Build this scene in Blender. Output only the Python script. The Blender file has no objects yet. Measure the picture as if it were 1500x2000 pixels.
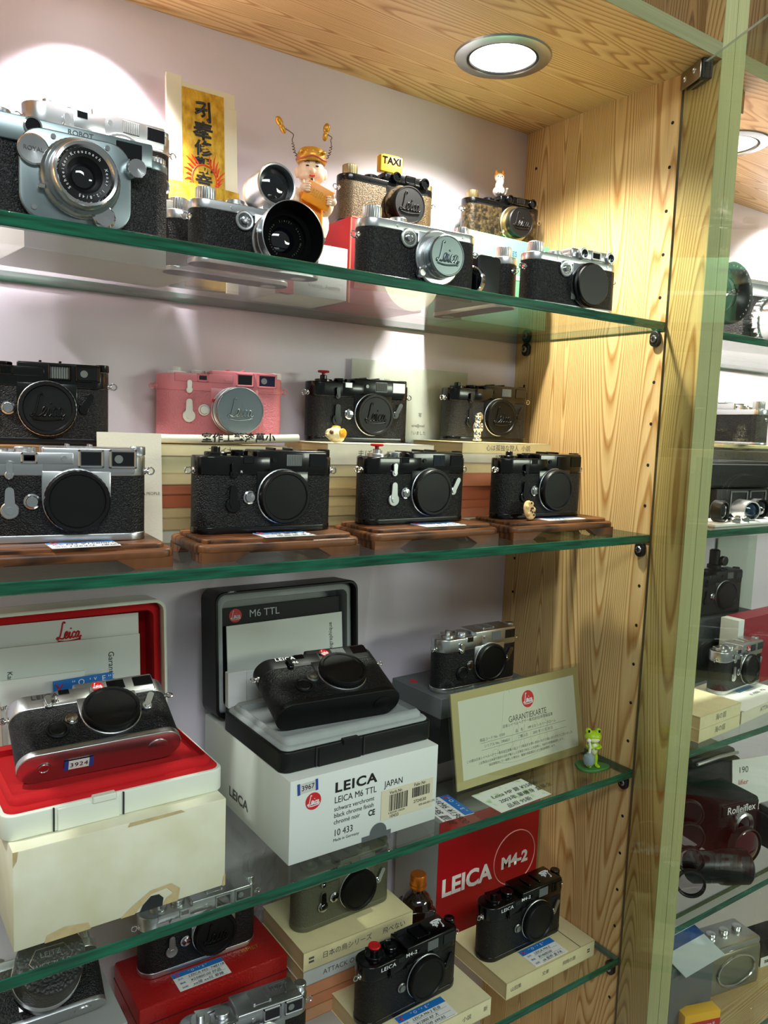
import bpy, bmesh, math, random
from mathutils import Vector, Matrix, Euler

# ------------------------------------------------------------------ camera, world, lights
sc = bpy.context.scene
COL = sc.collection
sc.view_settings.view_transform = 'Standard'
sc.view_settings.look = 'None'
sc.view_settings.exposure = 0.42
sc.view_settings.gamma = 1.0
sc.view_settings.use_curve_mapping = False
try:
    sc.cycles.transparent_max_bounces = 40
    sc.cycles.max_bounces = 10
    sc.cycles.caustics_reflective = False
    sc.cycles.caustics_refractive = False
except Exception:
    pass
PI = math.pi
H = 0.0512                                   # underside of the cabinet top
cd = bpy.data.cameras.new('camera')
cam = bpy.data.objects.new('camera', cd)
COL.objects.link(cam)
cam.location = (-0.8200, -0.5904, -0.3650)
cam.rotation_euler = (1.4638, -0.0369, -0.6044)
cd.sensor_fit = 'VERTICAL'
cd.sensor_height = 24.0
cd.lens = 24.0 * 1555.44 / 2000.0
cd.clip_start = 0.01
sc.camera = cam

world = bpy.data.worlds.new('shop_ambient')
sc.world = world
world.use_nodes = True
world.node_tree.nodes['Background'].inputs[0].default_value = (0.86, 0.97, 0.95, 1)
world.node_tree.nodes['Background'].inputs[1].default_value = 0.17

def lamp(name, kind, loc, energy, color, rot=(0, 0, 0), **kw):
    d = bpy.data.lights.new(name, kind)
    d.energy = energy
    d.color = color
    for k, v in kw.items():
        setattr(d, k, v)
    o = bpy.data.objects.new(name, d)
    COL.objects.link(o)
    o.location = loc
    o.rotation_euler = rot
    return o

def aim(o, target):
    o.rotation_euler = (Vector(target) - o.location).to_track_quat('-Z', 'Y').to_euler()

LED = (1.0, 0.94, 0.85)
LED2 = (1.0, 0.92, 0.95)
# downlights recessed in the cabinet tops (spot lamps sit just under each lens)
spot_a = lamp('downlight_lamp', 'SPOT', (-0.188, 0.1175, H - 0.006), 19.0, LED, spot_size=math.radians(135), spot_blend=0.7, shadow_soft_size=0.020)
spot_b = lamp('downlight_lamp', 'SPOT', (-0.60, 0.175, H - 0.006), 26.0, LED2, spot_size=math.radians(74), spot_blend=0.4, shadow_soft_size=0.020)
aim(spot_b, (-0.61, 0.267, -0.16))
spot_c = lamp('downlight_lamp', 'SPOT', (0.240, 0.110, H - 0.006), 34.0, LED2, spot_size=math.radians(150), spot_blend=0.6, shadow_soft_size=0.020)
spot_d = lamp('downlight_lamp', 'SPOT', (-0.98, 0.11, H - 0.006), 16.0, LED2, spot_size=math.radians(125), spot_blend=0.6, shadow_soft_size=0.020)
spot_e = lamp('downlight_lamp', 'SPOT', (0.66, 0.165, H - 0.006), 11.0, LED2, spot_size=math.radians(100), spot_blend=0.5, shadow_soft_size=0.020)
aim(spot_e, (0.64, 0.267, -0.12))
# ceiling panel of the shop, out in the aisle, then an added fill
room_a = lamp('shop_ceiling_lamp', 'AREA', (-0.95, -1.60, 0.75), 17.0, (0.89, 0.98, 1.0), shape='RECTANGLE', size=1.2, size_y=0.3)
aim(room_a, (-0.35, 0.1, -0.9))
room_b = lamp('opposite_showcase_lamp', 'AREA', (0.95, -1.70, -0.12), 11.0, (0.95, 1.0, 0.93), shape='RECTANGLE', size=0.8, size_y=0.25)  # unseen low fill, added to brighten the lower panel edges
aim(room_b, (0.0, 0.0, -0.85))

# ------------------------------------------------------------------ materials
def lin(c):
    return tuple(((x / 255.0) / 12.92 if x / 255.0 <= 0.04045 else ((x / 255.0 + 0.055) / 1.055) ** 2.4) for x in c) + (1.0,)

MATS = {}
def base(name):
    m = bpy.data.materials.new(name)
    m.use_nodes = True
    nt = m.node_tree
    return m, nt, nt.nodes['Principled BSDF']

def mat(name, rgb, rough=0.5, metal=0.0, bump=None, spec=None, coat=0.0, var=0.0, vscale=40.0, emit=0.0, sub=0.0, stretch=None, alpha=None):
    if name in MATS:
        return MATS[name]
    m, nt, b = base(name)
    N, L = nt.nodes, nt.links
    b.inputs['Base Color'].default_value = lin(rgb)
    b.inputs['Roughness'].default_value = rough
    b.inputs['Metallic'].default_value = metal
    if spec is not None:
        b.inputs['Specular IOR Level'].default_value = spec
    if coat:
        b.inputs['Coat Weight'].default_value = coat
        b.inputs['Coat Roughness'].default_value = 0.04
    if emit:
        b.inputs['Emission Color'].default_value = lin(rgb)
        b.inputs['Emission Strength'].default_value = emit
    if alpha is not None:
        b.inputs['Alpha'].default_value = alpha
    if sub:
        b.inputs['Subsurface Weight'].default_value = sub
        b.inputs['Subsurface Radius'].default_value = (0.004, 0.003, 0.002)
        b.inputs['Subsurface Scale'].default_value = 1.0
    tc = N.new('ShaderNodeTexCoord')
    vec = tc.outputs['Object']
    if stretch:
        mp = N.new('ShaderNodeMapping')
        mp.inputs['Scale'].default_value = stretch
        L.new(vec, mp.inputs['Vector'])
        vec = mp.outputs[0]
    if var:
        n = N.new('ShaderNodeTexNoise')
        n.inputs['Scale'].default_value = vscale
        n.inputs['Detail'].default_value = 5
        L.new(vec, n.inputs['Vector'])
        mx = N.new('ShaderNodeMixRGB')
        c = lin(rgb)
        mx.inputs[1].default_value = tuple(x * (1 - var) for x in c[:3]) + (1,)
        mx.inputs[2].default_value = tuple(min(1, x * (1 + var)) for x in c[:3]) + (1,)
        L.new(n.outputs[0], mx.inputs[0])
        L.new(mx.outputs[0], b.inputs['Base Color'])
    if bump:
        sc_, st_, kind = bump
        if kind == 'leather':
            n = N.new('ShaderNodeTexVoronoi')
            n.feature = 'SMOOTH_F1'
            n.inputs['Scale'].default_value = sc_
            out = n.outputs['Distance']
            ns = N.new('ShaderNodeTexNoise')
            ns.inputs['Scale'].default_value = sc_ * 0.35
            ns.inputs['Detail'].default_value = 3
            ad = N.new('ShaderNodeVectorMath')
            ad.operation = 'MULTIPLY_ADD'
            L.new(ns.outputs['Color'], ad.inputs[0])
            ad.inputs[1].default_value = (0.004, 0.004, 0.004)
            L.new(vec, ns.inputs['Vector'])
            L.new(vec, ad.inputs[2])
            L.new(ad.outputs[0], n.inputs['Vector'])
            inv = N.new('ShaderNodeMath')
            inv.operation = 'SUBTRACT'
            inv.inputs[0].default_value = 1.0
            L.new(out, inv.inputs[1])
            out = inv.outputs[0]
        else:
            n = N.new('ShaderNodeTexNoise')
            n.inputs['Scale'].default_value = sc_
            n.inputs['Detail'].default_value = 4
            L.new(vec, n.inputs['Vector'])
            out = n.outputs[0]
        bp = N.new('ShaderNodeBump')
        bp.inputs['Strength'].default_value = st_
        bp.inputs['Distance'].default_value = 0.0012
        L.new(out, bp.inputs['Height'])
        L.new(bp.outputs[0], b.inputs['Normal'])
    MATS[name] = m
    return m

def two_tone(name, a, b_, rough, metal, scale, lo=0.45, hi=0.6, bump=0.0, rough2=None, stretch=None):
    """patchy wear between two finishes"""
    if name in MATS:
        return MATS[name]
    m, nt, b = base(name)
    N, L = nt.nodes, nt.links
    tc = N.new('ShaderNodeTexCoord')
    vec = tc.outputs['Object']
    if stretch:
        mp = N.new('ShaderNodeMapping')
        mp.inputs['Scale'].default_value = stretch
        L.new(vec, mp.inputs['Vector'])
        vec = mp.outputs[0]
    n = N.new('ShaderNodeTexNoise')
    n.inputs['Scale'].default_value = scale
    n.inputs['Detail'].default_value = 6
    L.new(vec, n.inputs['Vector'])
    r = N.new('ShaderNodeValToRGB')
    r.color_ramp.elements[0].position = lo
    r.color_ramp.elements[0].color = lin(a)
    r.color_ramp.elements[1].position = hi
    r.color_ramp.elements[1].color = lin(b_)
    L.new(n.outputs[0], r.inputs[0])
    L.new(r.outputs[0], b.inputs['Base Color'])
    b.inputs['Roughness'].default_value = rough
    b.inputs['Metallic'].default_value = metal
    if bump:
        bp = N.new('ShaderNodeBump')
        bp.inputs['Strength'].default_value = bump
        bp.inputs['Distance'].default_value = 0.0012
        L.new(n.outputs[0], bp.inputs['Height'])
        L.new(bp.outputs[0], b.inputs['Normal'])
    MATS[name] = m
    return m

def wood(name, light, dark, across, along, scale=1.0, rough=0.42, bands=15.0, fine=0.16):
    """flat-sawn ash: nested arches of growth rings stretched along the grain"""
    if name in MATS:
        return MATS[name]
    m, nt, b = base(name)
    N, L = nt.nodes, nt.links
    tc = N.new('ShaderNodeTexCoord')
    def mp(sx, sy, off=0.0):
        n = N.new('ShaderNodeMapping')
        s = [1.0, 1.0, 1.0]
        s[across] = sx * scale
        s[along] = sy * scale
        k = 3 - across - along
        s[k] = 2.0
        n.inputs['Scale'].default_value = s
        n.inputs['Location'].default_value = (off, off * 0.7, off * 0.3)
        L.new(tc.outputs['Object'], n.inputs['Vector'])
        return n.outputs[0]
    def noise(v, sc_, det=2.0, dist=0.0):
        n = N.new('ShaderNodeTexNoise')
        n.inputs['Scale'].default_value = sc_
        n.inputs['Detail'].default_value = det
        n.inputs['Distortion'].default_value = dist
        L.new(v, n.inputs['Vector'])
        return n.outputs[0]
    def math_(op, a, b2=None, c=None):
        n = N.new('ShaderNodeMath')
        n.operation = op
        for i, x in enumerate((a, b2, c)):
            if x is None:
                continue
            if isinstance(x, (int, float)):
                n.inputs[i].default_value = x
            else:
                L.new(x, n.inputs[i])
        return n.outputs[0]
    big = noise(mp(13.0, 0.85, 3.1), 1.0, 0.6, 0.25)
    wob = noise(mp(30.0, 5.0, 1.7), 1.0, 2.0)
    grain = noise(mp(900.0, 16.0, 5.2), 1.0, 2.0)
    t = math_('MULTIPLY_ADD', big, bands, math_('MULTIPLY', wob, 0.35))
    fr = math_('FRACT', t)
    ramp = N.new('ShaderNodeValToRGB')
    e = ramp.color_ramp.elements
    e[0].position = 0.0
    e[0].color = (0.05, 0.05, 0.05, 1)
    e[1].position = 1.0
    e[1].color = (0.0, 0.0, 0.0, 1)
    for p, v in ((0.35, 0.12), (0.62, 0.45), (0.8, 0.95), (0.92, 0.6)):
        q = e.new(p)
        q.color = (v, v, v, 1)
    L.new(fr, ramp.inputs[0])
    f2 = math_('MULTIPLY_ADD', math_('SUBTRACT', grain, 0.5), fine * 4.0, ramp.outputs[0])
    mx = N.new('ShaderNodeMixRGB')
    mx.use_clamp = True
    mx.inputs[1].default_value = lin(light)
    mx.inputs[2].default_value = lin(dark)
    cl = N.new('ShaderNodeClamp')
    L.new(f2, cl.inputs[0])
    L.new(cl.outputs[0], mx.inputs[0])
    L.new(mx.outputs[0], b.inputs['Base Color'])
    b.inputs['Roughness'].default_value = rough
    b.inputs['Specular IOR Level'].default_value = 0.35
    bp = N.new('ShaderNodeBump')
    bp.inputs['Strength'].default_value = 0.12
    bp.inputs['Distance'].default_value = 0.0006
    L.new(f2, bp.inputs['Height'])
    L.new(bp.outputs[0], b.inputs['Normal'])
    MATS[name] = m
    return m

def glass(name, tint, refl=1.0):
    """clear pane: straight transmission plus Fresnel mirror reflection"""
    if name in MATS:
        return MATS[name]
    m = bpy.data.materials.new(name)
    m.use_nodes = True
    nt = m.node_tree
    N, L = nt.nodes, nt.links
    N.clear()
    out = N.new('ShaderNodeOutputMaterial')
    tr = N.new('ShaderNodeBsdfTransparent')
    tr.inputs[0].default_value = tint + (1,)
    gl = N.new('ShaderNodeBsdfGlossy')
    gl.inputs['Roughness'].default_value = 0.0
    ge = N.new('ShaderNodeNewGeometry')
    dot = N.new('ShaderNodeVectorMath')
    dot.operation = 'DOT_PRODUCT'
    L.new(ge.outputs['Normal'], dot.inputs[0])
    L.new(ge.outputs['Incoming'], dot.inputs[1])
    ab = N.new('ShaderNodeMath')
    ab.operation = 'ABSOLUTE'
    L.new(dot.outputs['Value'], ab.inputs[0])
    om = N.new('ShaderNodeMath')
    om.operation = 'SUBTRACT'
    om.inputs[0].default_value = 1.0
    L.new(ab.outputs[0], om.inputs[1])
    pw = N.new('ShaderNodeMath')
    pw.operation = 'POWER'
    pw.inputs[1].default_value = 5.0
    L.new(om.outputs[0], pw.inputs[0])
    fa = N.new('ShaderNodeMath')
    fa.operation = 'MULTIPLY_ADD'
    fa.inputs[1].default_value = 0.96 * refl
    fa.inputs[2].default_value = 0.04 * refl
    L.new(pw.outputs[0], fa.inputs[0])
    mx = N.new('ShaderNodeMixShader')
    L.new(fa.outputs[0], mx.inputs[0])
    L.new(tr.outputs[0], mx.inputs[1])
    L.new(gl.outputs[0], mx.inputs[2])
    L.new(mx.outputs[0], out.inputs[0])
    MATS[name] = m
    return m

chrome = mat('satin_chrome', (206, 208, 209), 0.30, 1.0)
chrome2 = mat('bright_chrome', (222, 222, 222), 0.12, 1.0)
knurl_m = mat('knurled_chrome', (190, 190, 190), 0.3, 1.0)
greychrome = mat('grey_chrome', (134, 146, 148), 0.34, 0.9)
blackp = mat('black_paint', (4, 4, 5), 0.22, 0.0, coat=0.25, spec=0.4)
blackm = mat('matt_black', (8, 8, 9), 0.45, spec=0.35)
blackc = mat('cap_black', (9, 9, 10), 0.4, spec=0.3)
leather = mat('black_leatherette', (6, 6, 7), 0.45, bump=(950.0, 0.75, 'leather'), spec=0.4)
leather_m = mat('dull_black_leatherette', (22, 23, 23), 0.5, bump=(950.0, 0.7, 'leather'), spec=0.55)
pinkp = mat('pink_paint', (208, 120, 128), 0.35)
pinkl = mat('pink_leatherette', (204, 116, 124), 0.45, bump=(850.0, 0.6, 'leather'))
whitep = mat('white_enamel', (225, 222, 214), 0.35)
olivep = mat('olive_paint', (92, 92, 70), 0.4)
brassl = two_tone('worn_brass_grain', (104, 86, 56), (46, 38, 27), 0.36, 0.45, 900.0, 0.35, 0.65, 0.5)
brassd = two_tone('dark_worn_brass_grain', (34, 29, 23), (98, 80, 50), 0.32, 0.45, 240.0, 0.42, 0.72, 0.45)
brassk = mat('tarnished_nickel', (176, 160, 122), 0.34, 1.0)
lensg = mat('lens_glass', (6, 7, 14), 0.03, 0.0, coat=1.0)
lensb = mat('lens_black', (8, 8, 9), 0.4)
wing = mat('window_glass', (8, 9, 11), 0.05, coat=0.5)
wing_g = mat('window_frosted', (120, 124, 120), 0.25)
wing_p = mat('window_violet', (26, 20, 52), 0.05, coat=0.5)
redp = mat('red_enamel', (196, 22, 24), 0.3)
red_box = mat('red_card', (176, 18, 26), 0.45, var=0.12, vscale=60)
red_felt = mat('red_flock', (190, 6, 16), 0.9, bump=(900.0, 0.3, 'noise'))
grey_felt = mat('grey_flock', (164, 170, 168), 0.95, bump=(900.0, 0.3, 'noise'), var=0.12, vscale=60)
white_pl = mat('white_plastic', (226, 232, 216), 0.35)
black_pl = mat('black_plastic', (12, 14, 14), 0.45, spec=0.35)
white_card = mat('white_card', (226, 231, 224), 0.55)
worn_card = two_tone('worn_cream_card', (216, 212, 176), (232, 232, 208), 0.6, 0.0, 22.0, 0.3, 0.7, 0.05)
card_tear = mat('torn_card_fibre', (196, 176, 128), 0.8, var=0.3, vscale=120)
mint_card = mat('mint_card', (104, 180, 142), 0.5)
paper = mat('white_paper', (236, 236, 230), 0.6)
cream_paper = mat('cream_paper', (232, 224, 200), 0.65, bump=(500.0, 0.15, 'noise'))
ink = mat('black_ink', (20, 20, 22), 0.5)
ink_grey = mat('grey_ink', (84, 82, 78), 0.6)
ink_white = mat('white_ink', (238, 238, 238), 0.5)
ink_red = mat('red_ink', (206, 34, 40), 0.5)
ink_blue = mat('blue_ink', (40, 70, 150), 0.5)
blue_tag = mat('blue_print', (30, 116, 196), 0.5)
grey_card = mat('grey_card', (92, 97, 98), 0.6)
dark_card = mat('dark_grey_card', (34, 37, 38), 0.5)
gold_foil = two_tone('gold_leaf_paper', (186, 136, 26), (236, 196, 74), 0.34, 0.35, 150.0, 0.35, 0.65, 0.3, stretch=(1.0, 1.0, 0.5))
gold_p = mat('gold_paint', (196, 142, 46), 0.35, 0.5)
skin = mat('painted_skin', (232, 198, 166), 0.4)
yellow_p = mat('yellow_plastic', (240, 176, 12), 0.45)
orange_p = mat('orange_paint', (240, 150, 24), 0.4)
steel = mat('brushed_steel', (176, 178, 176), 0.3, 1.0)
hinge_m = mat('hinge_metal', (150, 138, 120), 0.3, 1.0)
dark_metal = mat('dark_metal', (58, 58, 56), 0.4, 0.8)
rubber = mat('black_rubber', (5, 5, 5), 0.9, spec=0.1)
GL = lambda: glass('clear_glass', (0.955, 0.985, 0.965))
walnut = wood('walnut', (118, 72, 40), (46, 25, 13), 1, 0, scale=4.0, rough=0.4, bands=9.0, fine=0.25)
ash_v = wood('ash_upright', (230, 196, 136), (174, 124, 64), 1, 2, bands=64.0)
ash_h = wood('ash_flat', (228, 192, 134), (176, 124, 66), 1, 0, bands=58.0)
ash_up = wood('ash_upper_door', (140, 106, 64), (90, 62, 32), 0, 2, bands=60.0)
ash_edge = mat('ash_edge_band', (178, 176, 124), 0.5, var=0.32, vscale=1.0, stretch=(1300, 1300, 9))
ash_edge_h = mat('ash_edge_band_flat', (140, 140, 98), 0.5, var=0.32, vscale=1.0, stretch=(9, 1300, 1300))
hole_m = mat('drilled_hole', (16, 12, 8), 0.9)
wall_paint = mat('lilac_wall', (222, 212, 224), 0.38, spec=0.35)

# ------------------------------------------------------------------ mesh helpers
def rrect(hx, hy, r, n=6):
    """rounded rectangle outline; returns f(inset)"""
    def f(ins=0.0):
        a, b, c = hx - ins, hy - ins, max(r - ins, 1e-5)
        pts = []
        for cx, cy, a0 in ((a - c, b - c, 0), (-(a - c), b - c, 90), (-(a - c), -(b - c), 180), (a - c, -(b - c), 270)):
            for i in range(n + 1):
                t = math.radians(a0 + 90.0 * i / n)
                pts.append((cx + c * math.cos(t), cy + c * math.sin(t)))
        return pts
    return f

class MB:
    def __init__(s):
        s.v, s.f, s.m = [], [], []
    def add(s, verts, faces, mi=0, M=None):
        o = len(s.v)
        for p in verts:
            p = Vector(p)
            s.v.append(tuple(M @ p) if M is not None else tuple(p))
        for f in faces:
            s.f.append(tuple(i + o for i in f))
            s.m.append(mi)
        return s
    def box(s, lo, hi, bev=0.0, seg=2, mi=0, M=None):
        lo, hi = [min(a, b) for a, b in zip(lo, hi)], [max(a, b) for a, b in zip(lo, hi)]
        if bev <= 0:
            x0, y0, z0 = lo
            x1, y1, z1 = hi
            v = [(x0, y0, z0), (x1, y0, z0), (x1, y1, z0), (x0, y1, z0), (x0, y0, z1), (x1, y0, z1), (x1, y1, z1), (x0, y1, z1)]
            f = [(0, 3, 2, 1), (4, 5, 6, 7), (0, 1, 5, 4), (1, 2, 6, 5), (2, 3, 7, 6), (3, 0, 4, 7)]
            return s.add(v, f, mi, M)
        bm = bmesh.new()
        bmesh.ops.create_cube(bm, size=1.0)
        for w in bm.verts:
            w.co = Vector([(lo[i] + hi[i]) / 2 + w.co[i] * (hi[i] - lo[i]) for i in range(3)])
        b = min(bev, 0.49 * min(hi[i] - lo[i] for i in range(3)))
        bmesh.ops.bevel(bm, geom=bm.edges[:], offset=b, segments=seg, affect='EDGES', profile=0.5)
        bm.verts.index_update()
        s.add([w.co[:] for w in bm.verts], [[w.index for w in f.verts] for f in bm.faces], mi, M)
        bm.free()
        return s
    def prism(s, out, z0, z1, bev=0.0, mi=0, M=None, nb=3, cap0=True, cap1=True):
        rings = []
        if bev > 0:
            for i in range(nb + 1):
                t = PI / 2 * i / nb
                rings.append((out(bev * (1 - math.sin(t))), z0 + bev * (1 - math.cos(t))))
            for i in range(nb + 1):
                t = PI / 2 * i / nb
                rings.append((out(bev * (1 - math.cos(t))), z1 - bev * (1 - math.sin(t))))
        else:
            rings = [(out(0), z0), (out(0), z1)]
        n = len(rings[0][0])
        v = [(x, y, z) for pts, z in rings for x, y in pts]
        f = []
        for k in range(len(rings) - 1):
            for i in range(n):
                j = (i + 1) % n
                f.append((k * n + i, k * n + j, (k + 1) * n + j, (k + 1) * n + i))
        if cap0:
            f.append(tuple(range(n))[::-1])
        if cap1:
            f.append(tuple((len(rings) - 1) * n + i for i in range(n)))
        return s.add(v, f, mi, M)
    def lathe(s, prof, c=(0, 0, 0), ax=(0, -1, 0), n=40, mi=0, knurl=0.0, cap=True, M=None):
        a = Vector(ax).normalized()
        u = a.orthogonal().normalized()
        w = a.cross(u)
        v, f = [], []
        for r, d in prof:
            for i in range(n):
                t = 2 * PI * i / n
                rr = r * (1 + (knurl if i % 2 else 0.0))
                v.append(tuple(Vector(c) + a * d + (u * math.cos(t) + w * math.sin(t)) * rr))
        k = len(prof)
        for q in range(k - 1):
            for i in range(n):
                j = (i + 1) % n
                f.append((q * n + i, q * n + j, (q + 1) * n + j, (q + 1) * n + i))
        if cap:
            if prof[0][0] > 1e-6:
                f.append(tuple(range(n))[::-1])
            if prof[-1][0] > 1e-6:
                f.append(tuple((k - 1) * n + i for i in range(n)))
        return s.add(v, f, mi, M)
    def tube(s, pts, r, n=8, closed=False, mi=0, M=None):
        pts = [Vector(p) for p in pts]
        k = len(pts)
        v, f = [], []
        prev = None
        for i, p in enumerate(pts):
            a = pts[(i - 1) % k] if (closed or i > 0) else p
            b = pts[(i + 1) % k] if (closed or i < k - 1) else p
            d = (b - a).normalized()
            u = d.orthogonal().normalized() if prev is None else (prev - d * prev.dot(d)).normalized()
            prev = u
            w = d.cross(u)
            rr = r[i] if isinstance(r, (list, tuple)) else r
            for j in range(n):
                t = 2 * PI * j / n
                v.append(tuple(p + (u * math.cos(t) + w * math.sin(t)) * rr))
        for i in range(k if closed else k - 1):
            for j in range(n):
                i2, j2 = (i + 1) % k, (j + 1) % n
                f.append((i * n + j, i * n + j2, i2 * n + j2, i2 * n + j))
        if not closed:
            f.append(tuple(range(n))[::-1])
            f.append(tuple((k - 1) * n + j for j in range(n)))
        return s.add(v, f, mi, M)
    def ball(s, c, r, n=16, mi=0, M=None):
        rx, ry, rz = (r, r, r) if isinstance(r, (int, float)) else r
        v, f = [(c[0], c[1], c[2] - rz)], []
        m = n // 2
        for i in range(1, m):
            t = PI * i / m - PI / 2
            for j in range(n):
                p = 2 * PI * j / n
                v.append((c[0] + rx * math.cos(t) * math.cos(p), c[1] + ry * math.cos(t) * math.sin(p), c[2] + rz * math.sin(t)))
        v.append((c[0], c[1], c[2] + rz))
        for j in range(n):
            f.append((0, 1 + (j + 1) % n, 1 + j))
            f.append((len(v) - 1, 1 + (m - 2) * n + j, 1 + (m - 2) * n + (j + 1) % n))
        for i in range(m - 2):
            for j in range(n):
                a, b = 1 + i * n + j, 1 + i * n + (j + 1) % n
                f.append((a, b, b + n, a + n))
        return s.add(v, f, mi, M)
    def quad(s, pts, mi=0, M=None):
        return s.add(pts, [tuple(range(len(pts)))], mi, M)
    def mesh(s, name, mats, ang=35, fix=False):
        me = bpy.data.meshes.new(name)
        me.from_pydata(s.v, [], s.f)
        if fix:
            bm = bmesh.new()
            bm.from_mesh(me)
            bmesh.ops.recalc_face_normals(bm, faces=bm.faces[:])
            bm.to_mesh(me)
            bm.free()
        for m in (mats if isinstance(mats, (list, tuple)) else [mats]):
            me.materials.append(m)
        for p, i in zip(me.polygons, s.m):
            p.material_index = i
            p.use_smooth = True
        me.validate()
        me.set_sharp_from_angle(angle=math.radians(ang))
        me.update()
        return me
    def obj(s, name, mats, parent=None, loc=(0, 0, 0), rot=(0, 0, 0), ang=35, scale=1.0, fix=False):
        o = bpy.data.objects.new(name, s.mesh(name, mats, ang, fix))
        COL.objects.link(o)
        o.parent = parent
        o.location = loc
        o.rotation_euler = rot
        o.scale = (scale,) * 3
        return o

def inst(name, me, parent=None, loc=(0, 0, 0), rot=(0, 0, 0), scale=1.0):
    o = bpy.data.objects.new(name, me)
    COL.objects.link(o)
    o.parent = parent
    o.location = loc
    o.rotation_euler = rot
    o.scale = (scale,) * 3 if isinstance(scale, (int, float)) else scale
    return o

def thing(name, label, cat, loc, rz=0.0, group=None, rx=0.0, ry=0.0, scale=1.0):
    o = bpy.data.objects.new(name, None)
    o.empty_display_size = 0.02
    COL.objects.link(o)
    o.location = loc
    o.rotation_euler = (math.radians(rx), math.radians(ry), math.radians(rz))
    o.scale = (scale,) * 3
    tag(o, label, cat, group)
    return o

def tag(o, label, cat, group=None, kind=None):
    o['label'] = label
    o['category'] = cat
    if group:
        o['group'] = group
    if kind:
        o['kind'] = kind
    return o

def struct(o):
    o['kind'] = 'structure'
    return o

_TXT = {}
def text_mesh(s, size, m, spacing=1.0, align='CENTER', shear=0.0, bold=0.0, xs=1.0):
    """lettering in the xz plane, reading from -y"""
    key = (s, round(size, 6), m.name, spacing, align, shear, bold, xs)
    if key in _TXT:
        return _TXT[key]
    cu = bpy.data.curves.new('lettering', 'FONT')
    cu.body = s
    cu.size = size
    cu.align_x = align
    cu.align_y = 'CENTER'
    cu.space_character = spacing
    cu.shear = shear
    cu.offset = bold * size
    cu.resolution_u = 3
    ob = bpy.data.objects.new('lettering', cu)
    me = bpy.data.meshes.new_from_object(ob)
    bpy.data.objects.remove(ob)
    bpy.data.curves.remove(cu)
    for v in me.vertices:
        v.co = (v.co.x * xs, 0.0, v.co.y)
    me.materials.clear()
    me.materials.append(m)
    for p in me.polygons:
        p.material_index = 0
    me.name = 'lettering'
    me.update()
    _TXT[key] = me
    return me

def text(parent, s, size, m, loc, rot=(0, 0, 0), name='lettering', **kw):
    me = text_mesh(s, size, m, **kw)
    if len(me.vertices) == 0:
        return None
    return inst(name, me, parent, loc, rot)

FLAT = (-PI / 2, 0, 0)          # lay lettering on a horizontal top, readable from the front

def smooth_path(pts, n=6):
    out = []
    k = len(pts)
    for i in range(k - 1):
        p0, p1, p2, p3 = (Vector(pts[max(0, min(k - 1, j))]) for j in (i - 1, i, i + 1, i + 2))
        for q in range(n):
            t = q / n
            out.append(0.5 * ((2 * p1) + (p2 - p0) * t + (2 * p0 - 5 * p1 + 4 * p2 - p3) * t * t + (3 * p1 - p0 - 3 * p2 + p3) * t ** 3))
    out.append(Vector(pts[-1]))
    return out

SCRIPT = [
    [(0.30, 0.92), (0.24, 1.0), (0.17, 0.92), (0.15, 0.6), (0.10, 0.2), (0.0, 0.0), (-0.07, 0.06), (0.0, 0.12), (0.14, 0.04), (0.26, 0.02), (0.34, 0.08), (0.46, 0.20), (0.51, 0.34), (0.45, 0.42), (0.38, 0.32), (0.37, 0.14), (0.44, 0.02), (0.55, 0.10), (0.64, 0.38), (0.63, 0.14), (0.68, 0.02), (0.76, 0.12)],
    [(0.66, 0.56), (0.69, 0.62)],
    [(0.94, 0.31), (0.87, 0.38), (0.79, 0.25), (0.80, 0.08), (0.88, 0.03), (0.97, 0.12)],
    [(1.16, 0.33), (1.07, 0.38), (0.99, 0.2), (1.03, 0.04), (1.11, 0.10), (1.18, 0.36), (1.16, 0.12), (1.23, 0.03), (1.31, 0.12)],
    [(0.02, -0.10), (0.5, -0.16), (1.1, -0.10), (1.26, -0.04), (1.22, -0.12)],
]
SCRIPT2 = [
    [(0.30, 0.92), (0.24, 1.0), (0.17, 0.92), (0.15, 0.6), (0.10, 0.2), (0.0, 0.0), (-0.07, 0.06), (0.0, 0.12), (0.14, 0.04), (0.26, 0.02), (0.35, 0.10), (0.46, 0.25), (0.45, 0.38), (0.38, 0.36), (0.35, 0.2), (0.40, 0.05), (0.50, 0.06), (0.58, 0.2), (0.63, 0.38), (0.60, 0.12), (0.66, 0.03), (0.74, 0.2), (0.84, 0.75), (0.78, 0.2), (0.84, 0.03), (0.92, 0.1)],
    [(0.66, 0.56), (0.69, 0.62)],
    [(0.72, 0.48), (0.95, 0.5)],
    [(0.92, 0.34), (1.08, 0.36), (0.92, 0.06), (1.1, 0.05)],
    [(0.02, -0.10), (0.5, -0.16), (1.0, -0.10), (1.1, -0.04)],
]
_SCR = {}
def script_logo(parent, width, m, loc, rot=(0, 0, 0), name='script_lettering', weight=0.045, which=0):
    key = (round(width, 6), m.name, weight, which)
    if key not in _SCR:
        mb = MB()
        s = width / 1.35
        for st in (SCRIPT2 if which else SCRIPT):
            pts = [Vector(((p.x - 0.62 + 0.12 * p.y) * s, 0, (p.y - 0.35) * s)) for p in smooth_path([(x, y, 0) for x, y in st], 5)]
            mb.tube(pts, weight * 0.85 * s, 6)
        _SCR[key] = mb.mesh(name, m, 60)
    return inst(name, _SCR[key], parent, loc, rot)

_C = {}
def cached(key, fn):
    if key not in _C:
        _C[key] = fn()
    return _C[key]
# ------------------------------------------------------------------ cameras
BR = 0.0165
def stadium(hl, r):
    return rrect(hl, r, r - 0.0005, 10)

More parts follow.
